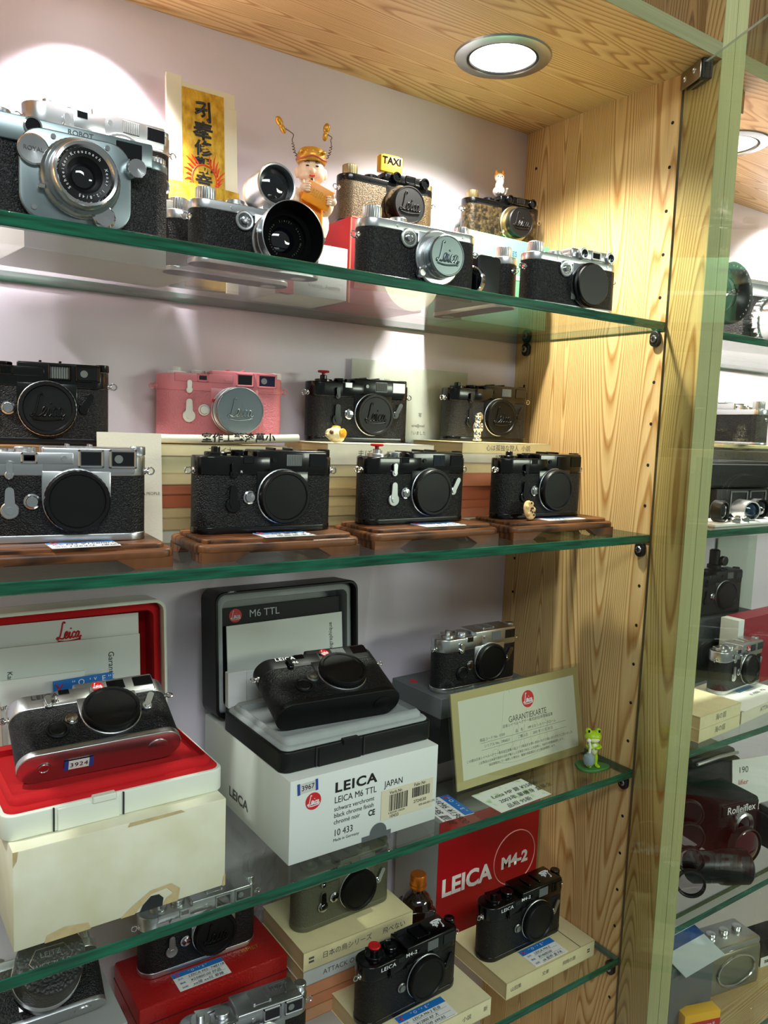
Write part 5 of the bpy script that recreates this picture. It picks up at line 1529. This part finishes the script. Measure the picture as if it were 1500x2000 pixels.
# --- frog
t = thing('frog_figurine', 'bright green frog figurine on a leaf, holding a little grey watering pot', 'figurine', (-0.0430, 0.0470, z), -30, scale=1.13)
frog = mat('frog_green', (176, 214, 34), 0.35)
MB().prism(lambda i=0.0: [((0.0190 - i) * (1 + 0.12 * math.cos(3 * a)) * math.cos(a), (0.0140 - i) * (1 + 0.12 * math.cos(3 * a)) * math.sin(a)) for a in [2 * PI * k / 36 for k in range(36)]], 0.0, 0.0036, 0.0012).obj('leaf_base', mat('leaf_green', (64, 122, 60), 0.45, var=0.2, vscale=200), t)
fb = blob('body', [((0.001, 0, 0.0240), (0.0062, 0.0056, 0.0098)), ((-0.0038, -0.001, 0.0110), (0.0026, 0.0026, 0.0082)), ((0.0042, -0.001, 0.0110), (0.0026, 0.0026, 0.0082)), ((-0.0046, -0.005, 0.0045), (0.0030, 0.0048, 0.0014)), ((0.0052, -0.005, 0.0045), (0.0030, 0.0048, 0.0014)), ((0, -0.0005, 0.0365), (0.0095, 0.0078, 0.0068)), ((-0.0056, 0.0002, 0.0428), (0.0034, 0.0034, 0.0036)), ((0.0056, 0.0002, 0.0428), (0.0034, 0.0034, 0.0036)), ((-0.0068, -0.004, 0.0270), (0.0022, 0.0050, 0.0020)), ((0.0072, -0.003, 0.0265), (0.0020, 0.0052, 0.0020)), ((-0.0040, -0.0085, 0.0270), (0.0030, 0.0022, 0.0018)), ((0.003, -0.0085, 0.0265), (0.0034, 0.0022, 0.0018))], frog, t, 0.0008, 3)
blob('pale_belly', [((0.001, -0.0030, 0.0235), (0.0042, 0.0036, 0.0075)), ((0, -0.0052, 0.0348), (0.0062, 0.0036, 0.0036))], mat('frog_belly', (236, 238, 190), 0.4), fb, 0.0008, 2)
for sx in (-1, 1):
    MB().ball((sx * 0.0058, -0.0030, 0.0435), (0.0014, 0.0010, 0.0018), 10).obj('eye', ink, fb)
wp = MB().lathe([(0.0, 0.0), (0.0052, 0.0012), (0.0066, 0.0055), (0.0056, 0.0105), (0.0030, 0.0125), (0.0026, 0.0140)], ax=(0, 0, 1), n=24).obj('watering_pot', mat('pot_grey', (140, 156, 160), 0.35), t, (-0.0072, -0.0115, 0.0085))
MB().tube(smooth_path([(0, 0, 0.013), (0.001, 0.001, 0.020), (-0.001, 0.001, 0.027)], 5), 0.0013, 8).ball((-0.001, 0.001, 0.0275), 0.0024, 10).obj('pot_handle', wh, wp)

# ================================================================== FOURTH SHELF
G4 = 'cameras on the fourth glass shelf'
z = Z4
BK = (226, 212, 160)
book('cream paperback lying under the black camera nearest the wooden wall', (-0.1810, 0.0360, z), (-0.0260, 0.1410, z + 0.0215), (224, 212, 164), [('〓', 0.066), ('山田集', -0.062), ('飛翔の旅', 0.030), ('文庫', -0.012)], None, 0.0, ink_grey, 0.0060)
book('cream paperback under the black camera with a red shutter button', (-0.3650, 0.0290, z), (-0.2120, 0.1340, z + 0.0215), (230, 220, 176), [('新', 0.068), ('作家の月', -0.050), ('小説', 0.040)], None, 0.0, ink_grey, 0.0066)
MB().box((0, 0, 0), (0.0008, 0.1045, 0.0003)).obj('cover_line', ink_grey, [o for o in COL.objects if o.get('label', '').startswith('cream paperback lying under')][0], (0.0500, -0.0525, 0.0216))
m_camera('black camera lettered in white on the cream paperback nearest the wooden wall', (-0.1120, 0.0890, z + 0.0217), 0.5, 0.985, top=blackp, style='m2', lever=blackp, selector=chrome, group=G4, toplogo=True, texts=[('LEICA', -0.0400, 0.0655, 0.0062, ink_white), ('M4-2', -0.0075, 0.0690, 0.0060, ink_white)], illum=wing_g, release=steel, timer=None, knobm=blackp, dials=blackp, button_r=0.0056)
m_camera('black camera with red shutter button and white top script, on a cream paperback', (-0.2985, 0.0800, z + 0.0217), 2.0, 0.985, top=blackp, style='m2', lever=blackp, selector=blackp, group=G4, toplogo=True, redbutton=True, texts=[('LEICA', -0.0400, 0.0655, 0.0062, ink_white), ('M4-2', -0.0075, 0.0690, 0.0060, ink_white)], illum=wing_g, release=steel, timer=None, knobm=blackp, dials=blackp, button_r=0.0056)
price_tag('blue-headed price card on the cream paperback nearest the wooden wall', [(-0.1300, 0.0705), (-0.0735, 0.0705), (-0.0735, 0.0390), (-0.1300, 0.0390)], z + 0.0217, ['LEICA M4-2', '¥14600.00', 'ok 配件 盒 F:R'], 'price cards on the fourth shelf', 0.3)
price_tag('blue-headed price card before the black camera with a red shutter button', [(-0.3270, 0.0610), (-0.2620, 0.0610), (-0.2620, 0.0300), (-0.3270, 0.0300)], z + 0.0217, ['LEICA M4-2 机身', '¥12800 RF 大', 'ok 配件 699,RS'], 'price cards on the fourth shelf', 0.3)
# red box
t, w, d_, h = box_thing('red_carton', 'red camera box with white lettering and a ring, grey at its side', 'box', (-0.1890, 0.1640, z), (-0.0060, 0.2560, z + 0.1660), mat('pale_grey_card', (188, 188, 182), 0.55))
fr = MB().box((-w, -d_ - 0.0005, 0), (w, -d_, h)).obj('red_front', mat('deep_red_print', (176, 10, 22), 0.4), t)
text(fr, 'LEICA', 0.0330, mat('print_white', (240, 232, 226), 0.5), (-0.0840, -d_ - 0.0008, 0.0720), align='LEFT', bold=0.035, xs=1.02)
text(fr, 'M4-2', 0.0230, mat('print_white', (240, 232, 226), 0.5), (0.0470, -d_ - 0.0008, 0.0760), bold=0.045, xs=1.05)
MB().tube([(0.0470 + 0.0390 * math.cos(2 * PI * i / 72), -d_ - 0.0007, 0.0800 + 0.0390 * math.sin(2 * PI * i / 72)) for i in range(72)], 0.0008, 5, closed=True).obj('printed_ring', mat('print_pink', (222, 150, 150), 0.5), fr)
# bottle
t = thing('liqueur_bottle', 'miniature dark brown bottle with orange cap and white label, before the red box', 'bottle', (-0.2265, 0.1560, z), -20)
bg = mat('brown_glass', (30, 14, 8), 0.05, coat=1.0)
MB().prism(rrect(0.0205, 0.0205, 0.006, 6), 0.0, 0.0740, 0.003).obj('glass_body', bg, t)
MB().lathe([(0.0200, 0.0720), (0.0190, 0.0790), (0.0140, 0.0860), (0.0085, 0.0900), (0.0078, 0.0960)], ax=(0, 0, 1), n=40).obj('shoulder', bg, t)
MB().lathe([(0.0098, 0.0945), (0.0104, 0.0955), (0.0104, 0.1110), (0.0094, 0.1130), (0, 0.1132)], ax=(0, 0, 1), n=40).lathe([(0.0108, 0.0970), (0.0110, 0.0985), (0.0108, 0.1000)], ax=(0, 0, 1), n=40, cap=False).obj('cap', mat('orange_metal', (222, 122, 40), 0.3, 0.7), t)
lb = MB().box((-0.0160, -0.0212, 0.012), (0.0160, -0.0206, 0.0520)).obj('label', paper, t)
MB().box((-0.0160, -0.0216, 0.040), (0.0160, -0.0211, 0.0500)).obj('label_band', ink_grey, lb)
text(lb, 'COINTREAU', 0.0040, ink_white, (0, -0.0218, 0.0450))
# olive camera on its stack
ol = [(0.0150, (206, 150, 108), ''), (0.0140, (206, 132, 92), ''), (0.0145, (214, 142, 100), ''), (0.0180, (206, 208, 200), 'ATTACK OF THE SEAGULE'), (0.0230, (226, 214, 164), [('〓', -0.066), ('日本の鳥シリーズ', -0.018), ('飛べない', 0.048)])]
random.seed(5)
zz = z
for i, (hh, c, tt) in enumerate(ol):
    k = len(ol) - 1 - i
    j = random.uniform(-0.001, 0.001)
    nm = ('cream', 'grey-white', 'orange', 'orange', 'tan')[k]
    book('%s paperback, %s of the stack under the olive green camera' % (nm, ORD[k]), (-0.4040 + j, 0.1320, zz), (-0.2520 + j, 0.2360, zz + hh - 0.0001), c, tt, 'paperbacks under the olive camera', 0, ink_grey, min(hh * 0.5, 0.0085))
    zz += hh
m_camera('olive green camera with black body cap, on a stack of paperbacks', (-0.3275, 0.1800, zz + 0.0002), 1.8, 0.975, top=olivep, skin_=mat('olive_leatherette', (84, 84, 64), 0.5, bump=(620.0, 0.5, 'leather')), base_=olivep, style='m2', selector=chrome2, lever=chrome2, group=G4, illum=wing_g, dials=olivep, knobm=olivep)
# red leather box + chrome camera
redl = mat('red_leather', (158, 22, 20), 0.36, bump=(500.0, 0.35, 'leather'))
t, w, d_, h = box_thing('leather_box', 'red leather box with gold lettering, under the chrome camera of the fourth shelf', 'box', (-0.5790, 0.1600, z), (-0.4080, 0.2480, z + 0.0700), redl, 0, bev=0.003)
text(t, 'O', 0.0085, gold_p, (-0.0400, -0.022, h + 0.0002), FLAT)
text(t, 'ISMET', 0.0085, gold_p, (0.0520, -0.014, h + 0.0002), FLAT)
MB().box((-w - 0.0004, -d_ - 0.0004, h - 0.0200), (w + 0.0004, d_ + 0.0004, h - 0.0190)).obj('lid_seam', mat('seam_dark', (84, 10, 10), 0.6), t)
m_camera('chrome camera with script cap on the red leather box', (-0.4960, 0.2130, z + 0.0702), -1.0, 0.975, style='m3', cap='logo', group=G4)
price_tag('blue-headed price card on the red leather box before the chrome camera', [(-0.5340, 0.1930), (-0.4760, 0.1930), (-0.4760, 0.1640), (-0.5340, 0.1640)], z + 0.0702, ['LEICA M3- 748118', '¥25800.00 好品', 'xx接 xx玩 單機'], 'price cards on the fourth shelf', 0.26)
# chrome camera low in front
m_camera('chrome camera with framed windows standing low in front of the red leather box', (-0.4860, 0.1080, z), -5.0, 0.985, style='m3', cap='plain', group=G4, toplogo=False)
ob = [o for o in COL.objects if o.get('label', '').startswith('chrome camera with framed windows')][0]
script_logo(ob, 0.020, ink_grey, (0.040, 0.004, 0.0772), (-PI / 2, 0, PI), weight=0.05)
text(ob, 'ERNST LEITZ GMBH WETZLAR', 0.0034, ink_grey, (0.042, -0.006, 0.0772), (-PI / 2, 0, PI))
# cartons and the camera with the big cap
t, w, d_, h = box_thing('support_carton', 'grey carton under the camera with the big crinkled lens cap', 'box', (-0.7600, 0.0800, z), (-0.6150, 0.2000, z + 0.1280), mat('mid_grey_card', (150, 152, 148), 0.6))
def lens_big(root, x, y, zz):
    lb = MB().lathe([(0.0250, 0), (0.0250, 0.012), (0.0265, 0.014), (0.0265, 0.022)], n=64).obj('lens', blackm, root, (x, y, zz))
    MB().lathe([(0.0272, 0.0200), (0.0285, 0.0210), (0.0285, 0.0280), (0.0272, 0.0290)], n=72).obj('silver_ring', chrome, lb)
    cp = MB().lathe([(0.0280, 0.0280), (0.0280, 0.0560), (0.0270, 0.0585), (0, 0.0592)], n=72).obj('lens_cap', mat('crinkle_black', (38, 40, 40), 0.4, bump=(420.0, 0.8, 'leather')), lb)
    text(cp, 'LEITZ', 0.0062, chrome, (0, -0.0598, 0.004), spacing=1.1)
    text(cp, 'WETZLAR', 0.0062, chrome, (0, -0.0598, -0.005), spacing=1.1)
    MB().tube([(-0.017, -0.0596, 0), (-0.011, -0.0596, 0.0095), (0.011, -0.0596, 0.0095), (0.017, -0.0596, 0), (0.011, -0.0596, -0.0095), (-0.011, -0.0596, -0.0095)], 0.0005, 5, closed=True).obj('emblem_outline', chrome, cp)
screw_camera('black camera tilted back with a big crinkled black lens cap', (-0.6945, 0.1000, z + 0.1420), -2, 1.0, pitch=-52, lens=lens_big, group=G4, dial=False)
# crumpled clear bag
t = thing('plastic_bag', 'crumpled clear plastic bag tucked behind the chrome camera and the olive one', 'plastic bag', (-0.4020, 0.2480, z), 0)
random.seed(12)
v, f = [], []
nx, nz = 10, 16
for j in range(nz + 1):
    for i in range(nx + 1):
        v.append((-0.024 + 0.048 * i / nx + random.uniform(-0.0015, 0.0015), random.uniform(-0.006, 0.006), 0.150 * j / nz + random.uniform(-0.002, 0.002)))
for j in range(nz):
    for i in range(nx):
        a = j * (nx + 1) + i
        f.append((a, a + 1, a + nx + 2))
        f.append((a, a + nx + 2, a + nx + 1))
MB().add(v, f).obj('film', glass('clear_film', (0.90, 0.91, 0.92), 1.6), t, ang=5)
# ================================================================== NEIGHBOURING CABINET (seen through the open glass door)
G5 = 'things in the neighbouring cabinet'
def slr_lens(label, loc, rz, mat_b, parts, rx=0.0, n=64):
    t = thing('camera_lens', label, 'lens', loc, rz, G5, rx=rx)
    for nm, prof, m, kn in parts:
        MB().lathe(prof, n=n, knurl=kn, cap=False).obj(nm, m, t)
    return t
z = Z1
t = thing('folding_camera', 'black camera with a large round lens at the edge of the neighbouring top shelf', 'camera', (0.165, 0.110, z), -6, G5)
MB().prism(rrect(0.060, 0.022, 0.012, 5), 0.0, 0.090, 0.004).obj('body', leather, t)
lb = MB().lathe([(0.034, 0.0), (0.034, 0.012), (0.042, 0.016), (0.042, 0.030), (0.040, 0.033), (0.031, 0.031), (0.022, 0.022)], n=64, cap=False).obj('lens', mat('lens_charcoal', (14, 16, 17), 0.35), t, (0.030, -0.022, 0.062))
MB().lathe([(0.022, 0.021), (0.012, 0.0245), (0, 0.026)], n=40, cap=False).obj('front_element', lensg, lb)
ring_text(lb, '1:2.8 / 80  synchro compur', 0.0355, 0.0040, ink_white, -0.0335)
t = thing('reflex_camera', 'chrome camera with ribbed silver lens and square black hood in the neighbouring cabinet', 'camera', (0.385, 0.130, z), -8, G5)
MB().box((-0.070, -0.030, 0.006), (0.080, 0.040, 0.085), 0.004, 2).obj('body', leather, t)
MB().box((-0.070, -0.031, 0.080), (0.080, 0.041, 0.100), 0.003, 2).box((-0.05, -0.02, 0.098), (0.01, 0.03, 0.108), 0.002, 1).obj('top_plate', chrome, t)
MB().lathe([(0.036, 0), (0.040, 0.003), (0.040, 0.016), (0.037, 0.018)], n=72, knurl=-0.03).lathe([(0.037, 0.018), (0.037, 0.034), (0.041, 0.036), (0.041, 0.052), (0.036, 0.054), (0.036, 0.060)], n=72, knurl=-0.02).obj('lens', chrome2, t, (-0.020, -0.030, 0.042))
MB().prism(rrect(0.040, 0.034, 0.006, 4), 0.0, 0.030, 0.001, M=Matrix.Translation((-0.020, -0.090, 0.042)) @ Matrix.Rotation(PI / 2, 4, 'X'), cap1=True).obj('lens_hood', mat('hood_grey', (92, 88, 92), 0.5), t)
MB().prism(rrect(0.036, 0.030, 0.005, 4), 0.0, 0.002, 0.0, M=Matrix.Translation((-0.020, -0.1195, 0.042)) @ Matrix.Rotation(PI / 2, 4, 'X')).obj('hood_mouth', rubber, t)

z = Z2
t, w, d_, h = box_thing('shelf_carton', 'dark box with a cream lid edge behind the small cameras of the neighbouring cabinet', 'box', (0.330, 0.175, z), (0.640, 0.258, z + 0.105), dark_card, 0, G5)
MB().box((-w + 0.06, -d_ - 0.001, h), (w, d_, h + 0.006), 0.001, 1).obj('lid_edge', mat('cream_edge', (232, 220, 160), 0.5), t)
t = screw_camera('camera turned end-on with chrome top, high in the neighbouring cabinet', (0.450, 0.200, z + 0.1115), 78, 1.05, finder='housing', group=G5, lens=lens_elmar(blackc, logo=False))
t = thing('camera_case', 'long black camera case lying under the end-on camera in the neighbouring cabinet', 'case', (0.330, 0.130, z + 0.0450), -4, G5)
MB().box((-0.075, -0.03, 0.0), (0.075, 0.03, 0.042), 0.006, 3).obj('case_body', leather, t)
MB().box((-0.077, -0.031, 0.036), (0.077, 0.031, 0.0375), 0.0004, 1).obj('case_rim', chrome, t)
t, w, d_, h = box_thing('display_box', 'black display box with grey frames, under the long black case', 'box', (0.265, 0.100, z), (0.440, 0.165, z + 0.0445), blackm, 0, G5)
for cx in (-0.030, 0.022):
    win_frame(cx, 0.024, 0.046, 0.036, -d_, 0.0030, 0.002).obj('grey_frame', steel, t)
t = thing('display_tray', 'white tray holding small lenses in the neighbouring cabinet', 'tray', (0.245, 0.058, z), 0, G5)
MB().box((-0.085, -0.026, 0.0), (0.100, 0.026, 0.0045), 0.001, 1).obj('tray', paper, t)
def small_lens(label, loc, r, L, m, gl, rz=0.0, rx=0.0):
    t = thing('small_lens', label, 'lens', loc, rz, 'small lenses on the white tray', rx=rx)
    MB().lathe([(r * 0.9, 0), (r, L * 0.1), (r, L * 0.85), (r * 0.95, L), (r * 0.82, L), (r * 0.78, L * 0.8)], c=(0, L / 2, r), n=40, cap=False).obj('barrel', m, t)
    MB().lathe([(r * 0.82, L * 0.80), (r * 0.5, L * 0.97), (0, L * 1.04)], c=(0, L / 2, r), n=32, cap=False).obj('glass', gl, t)
    return t
gb = mat('blue_glass', (20, 44, 74), 0.04, coat=1.0)
small_lens('round grey finder with blue-tinted glass on the white tray', (0.262, 0.052, z + 0.0047), 0.0145, 0.030, steel, gb, -20)
small_lens('black glass ball-like lens behind the grey finder on the white tray', (0.305, 0.060, z + 0.0047), 0.0150, 0.020, blackp, lensg, -10)
small_lens('dark perforated lens at the near end of the white tray', (0.195, 0.050, z + 0.0047), 0.0150, 0.016, dark_metal, lensg, 10)
for i, x in enumerate((0.215, 0.235)):
    t = thing('silver_disc', '%s silver cap lying flat on the white tray' % ('small' if i else 'wider'), 'cap', (x + 0.006 * i, 0.040, z + 0.0047), 0, 'silver caps on the white tray')
    MB().lathe([(0.0095 - 0.002 * i, 0), (0.0095 - 0.002 * i, 0.005), (0.008 - 0.002 * i, 0.0062), (0, 0.006)], ax=(0, 0, 1), n=32).obj('cap', chrome2, t)
t = thing('pink_ornament', 'small pink and white ornament beside the white tray', 'ornament', (0.352, 0.040, z), 0, G5)
blob('ornament', [((0, 0, 0.009), (0.012, 0.008, 0.009)), ((0.008, 0, 0.012), (0.006, 0.006, 0.006)), ((-0.006, -0.004, 0.014), (0.005, 0.004, 0.004))], mat('pink_glaze', (226, 176, 156), 0.3, var=0.4, vscale=300), t, 0.0010, 2)

z = Z3
t, w, d_, h = box_thing('dark_carton', 'dark box under the camera with a tall finder in the neighbouring cabinet', 'box', (0.300, 0.190, z), (0.560, 0.256, z + 0.110), mat('charcoal_card', (54, 58, 60), 0.6), 0, G5)
t = m_camera('dark camera with a tall finder on top, in the neighbouring cabinet', (0.465, 0.222, z + 0.1103), -4, 1.0, top=blackm, style='m2', lever=blackm, group=G5, illum=wing_g)
t = thing('universal_finder', 'tall dark finder turret on the dark camera of the neighbouring cabinet', 'viewfinder', (0.470, 0.225, z + 0.1103 + 0.0793), -4, G5)
MB().lathe([(0.012, 0), (0.012, 0.006), (0.009, 0.008), (0.009, 0.032), (0.006, 0.034), (0, 0.034)], ax=(0, 0, 1), n=32).obj('turret', blackm, t)
MB().lathe([(0.0085, 0.0), (0.0085, 0.007), (0.006, 0.008), (0, 0.007)], n=28).obj('eyepiece', dark_metal, t, (0.010, -0.008, 0.014))
t = thing('grey_sheet', 'pale grey sheet standing behind the dark camera in the neighbouring cabinet', 'paper sheet', (0.600, 0.262, z), 0, G5)
MB().box((-0.065, -0.0008, 0.0), (0.065, 0.0008, 0.235)).obj('sheet', mat('pale_grey_sheet', (176, 182, 176), 0.6), t)
t, w, d_, h = box_thing('camera_carton', 'red and white camera box behind the silver camera of the neighbouring cabinet', 'box', (0.410, 0.140, z), (0.640, 0.172, z + 0.120), white_card, 3, G5)
MB().box((-w + 0.018, -d_ - 0.0006, 0), (w + 0.001, d_, h + 0.0008)).obj('red_wrap', mat('wine_red_print', (150, 22, 40), 0.45), t)
text(t, 'LEICA', 0.016, ink_white, (0.030, -d_ - 0.0010, 0.080), bold=0.02)
book('thick cream book under the silver camera in the neighbouring cabinet', (0.268, 0.045, z), (0.430, 0.145, z + 0.0200), (226, 220, 196), 'ATTACK', G5, 6.0)
t = thing('white_card', 'white card with a blue band on the thick cream book of the neighbouring cabinet', 'price card', (0.350, 0.082, z + 0.0202), 6, G5)
MB().box((-0.079, -0.040, 0), (0.079, 0.050, 0.0006)).obj('card', paper, t)
MB().quad([(0.00, 0.005, 0.0008), (0.052, 0.005, 0.0008), (0.052, 0.022, 0.0008), (0.00, 0.022, 0.0008)]).obj('blue_band', mat('dull_blue', (64, 118, 160), 0.5), t)
text(t, '¥14800  M6', 0.010, ink, (0.030, -0.010, 0.0008), FLAT)
t = m_camera('silver camera with a black cap on the white card, in the neighbouring cabinet', (0.372, 0.112, z + 0.0209), 4, 0.95, style='m2', group=G5, reddot=True, selector=chrome2, illum=wing)
for i, (dz, lab) in enumerate(((0.0, 'lower'), (0.0185, 'upper'))):
    book('%s of two cream paperbacks beside the thick book in the neighbouring cabinet' % lab, (0.150, 0.030, z + dz), (0.262, 0.120, z + dz + 0.0183), (228, 216, 172), '海の庭', 'two cream paperbacks in the neighbouring cabinet', 4.0)

z = Z4
t = thing('folding_camera', 'large dark camera lying on the fourth shelf of the neighbouring cabinet', 'camera', (0.455, 0.212, z), -4, G5)
MB().box((-0.075, -0.035, 0.0), (0.075, 0.040, 0.100), 0.010, 3).obj('body', leather, t)
MB().box((-0.060, -0.030, 0.098), (0.060, 0.032, 0.118), 0.006, 2).obj('top_housing', dark_metal, t)
MB().tube([(-0.055, -0.036, 0.110), (0.0, -0.040, 0.116), (0.055, -0.036, 0.112)], 0.003, 8).obj('chrome_strip', chrome, t)
t = thing('twin_lens_camera', 'twin-lens camera with a white name plate behind the stacked rings of the neighbouring cabinet', 'camera', (0.385, 0.125, z), -10, G5)
MB().box((-0.045, -0.040, 0.0), (0.045, 0.040, 0.090), 0.006, 3).obj('body', leather, t)
MB().box((-0.040, -0.0425, 0.068), (0.040, -0.038, 0.086), 0.001, 1).obj('name_plate', dark_metal, t)
text(t, 'Rolleiflex', 0.0170, ink_white, (0, -0.0432, 0.0770), bold=0.01)
for zz in (0.022, 0.052):
    lb = MB().lathe([(0.021, 0), (0.021, 0.012), (0.018, 0.014), (0.014, 0.010)], n=44, cap=False).obj('lens', chrome, t, (0, -0.040, zz))
    MB().lathe([(0.0145, 0.009), (0.008, 0.012), (0, 0.013)], n=32, cap=False).obj('front_element', lensg, lb)
t, w, d_, h = box_thing('red_carton', 'wine red box leaning behind the stacked rings in the neighbouring cabinet', 'box', (0.290, 0.175, z), (0.368, 0.250, z + 0.085), mat('wine_card', (96, 12, 26), 0.5), 0, G5)
t = thing('white_sheet', 'white printed sheet beside the twin-lens camera in the neighbouring cabinet', 'paper sheet', (0.545, 0.150, z), -14, G5, rx=-6)
MB().box((-0.055, -0.0008, 0.0), (0.055, 0.0008, 0.100)).obj('sheet', paper, t)
text(t, '190', 0.016, ink_grey, (-0.030, -0.0012, 0.080))
text(t, 'lifier', 0.013, ink_red, (-0.030, -0.0012, 0.058))
for i in range(4):
    r = 0.021 - 0.001 * (i % 2)
    t = thing('filter_ring', '%s glass filter ring of the stack beside the panel edge, neighbouring cabinet' % ('lowest', 'second lowest', 'third lowest', 'topmost')[i], 'filter', (0.200 + 0.004 * i, 0.050 + 0.006 * i, z + 0.0215 + 0.0325 * i), -45, 'glass filter rings')
    MB().lathe([(r, -0.004), (r, 0.004), (r - 0.0018, 0.0046), (r - 0.0030, 0.003), (r - 0.0030, -0.003)], n=48, cap=False).obj('rim', dark_metal, t)
    MB().lathe([(r - 0.003, 0.0005), (0, 0.0005)], n=40, cap=False).obj('filter_glass', glass('filter_glass', (0.62, 0.56, 0.60), 1.2), t)
t = thing('glass_lens', 'big round glass lens standing before the twin-lens camera of the neighbouring cabinet', 'lens', (0.355, 0.060, z), -12, G5)
MB().lathe([(0.030, -0.006), (0.031, 0.0), (0.030, 0.006), (0.028, 0.007)], c=(0, 0, 0.031), n=56, cap=False).obj('rim', dark_metal, t)
MB().lathe([(0.029, 0.003), (0.018, 0.010), (0.009, 0.0128), (0, 0.0136)], c=(0, 0, 0.031), n=44, cap=False).obj('glass', mat('dark_red_glass', (58, 6, 12), 0.04, coat=1.0), t)
t = thing('compact_camera', 'small black compact camera beyond the big round lens, neighbouring cabinet', 'camera', (0.470, 0.070, z), -8, G5)
MB().box((-0.035, -0.020, 0.0), (0.035, 0.020, 0.056), 0.004, 3).obj('body', leather, t)
MB().box((-0.030, -0.019, 0.055), (0.030, 0.018, 0.068), 0.004, 2).obj('top_plate', chrome, t)
MB().box((-0.028, -0.0206, 0.012), (-0.004, -0.0198, 0.040)).obj('name_plate', steel, t)

t = slr_lens('dark lens lying on its side before the filter rings, neighbouring fourth shelf', (0.268, 0.052, z + 0.0262), 60, blackm, [('barrel', [(0.020, -0.045), (0.0235, -0.040), (0.0235, 0.0), (0.0260, 0.004), (0.0260, 0.045), (0.0235, 0.048)], mat('lens_charcoal', (14, 16, 17), 0.35), 0.0), ('grip_ring', [(0.0262, 0.008), (0.0266, 0.010), (0.0266, 0.026), (0.0262, 0.028)], dark_metal, -0.02), ('front_element', [(0.0235, 0.046), (0.012, 0.050), (0, 0.052)], lensg, 0.0)])
z = Z5
t = thing('price_card', 'blue and white card low in the neighbouring cabinet', 'price card', (0.250, 0.045, z + 0.1250), 0, G5, rx=-72)
MB().box((-0.050, -0.0006, 0.0), (0.050, 0.0006, 0.060)).obj('card', mat('pale_blue_card', (196, 206, 210), 0.6), t)
MB().box((-0.050, -0.0010, 0.040), (0.050, -0.0005, 0.058)).obj('blue_band', mat('deep_blue', (30, 70, 130), 0.5), t)
t, w, d_, h = box_thing('film_carton', 'grey carton propping the blue and white card, low in the neighbouring cabinet', 'box', (0.190, 0.062, z), (0.300, 0.120, z + 0.1290), grey_card, 0, G5)
t = thing('bellows_camera', 'silver folding camera with an oval frame on the lowest neighbouring shelf', 'camera', (0.405, 0.110, z), -10, G5)
MB().box((-0.060, -0.030, 0.0), (0.060, 0.030, 0.075), 0.008, 3).obj('body', mat('grey_hammertone', (132, 130, 112), 0.35, 0.6), t)
MB().tube([(0.042 * math.cos(2 * PI * i / 40), -0.032, 0.040 + 0.026 * math.sin(2 * PI * i / 40)) for i in range(40)], 0.0018, 8, closed=True).obj('oval_frame', chrome2, t)
MB().box((-0.055, -0.030, 0.074), (0.055, 0.028, 0.086), 0.004, 2).obj('top_plate', chrome, t)
for k_ in range(3):
    knob(0.008, 0.008, 0.03, 40).obj('knob', chrome2, t, (-0.03 + 0.03 * k_, 0, 0.0855))
t, w, d_, h = box_thing('film_box', 'yellow film box with a red stripe on the lowest neighbouring shelf', 'box', (0.214, 0.038, z), (0.278, 0.058, z + 0.055), mat('film_yellow', (246, 186, 30), 0.4), -18, G5)
MB().box((-w - 0.0003, -d_ - 0.0004, 0.028), (w, -d_, 0.042)).obj('red_stripe', redp, t)
text(t, 'Kodachrome II', 0.0072, ink_white, (0, -d_ - 0.0007, 0.035), bold=0.02)
MB().box((-w, -d_ - 0.0004, 0.008), (w, -d_, 0.010)).box((-w, -d_ - 0.0004, 0.013), (w, -d_, 0.015)).obj('thin_stripe', redp, t)
t, w, d_, h = box_thing('filter_box', 'black and white filter box beside the silver folding camera', 'box', (0.500, 0.085, z), (0.560, 0.125, z + 0.050), blackm, -10, G5)
MB().box((-w - 0.0003, -d_ - 0.0004, 0), (w + 0.0003, -d_, 0.018)).obj('white_band', paper, t)
text(t, 'B&L  CAMT', 0.0085, ink, (0, -d_ - 0.0007, 0.009), bold=0.02)
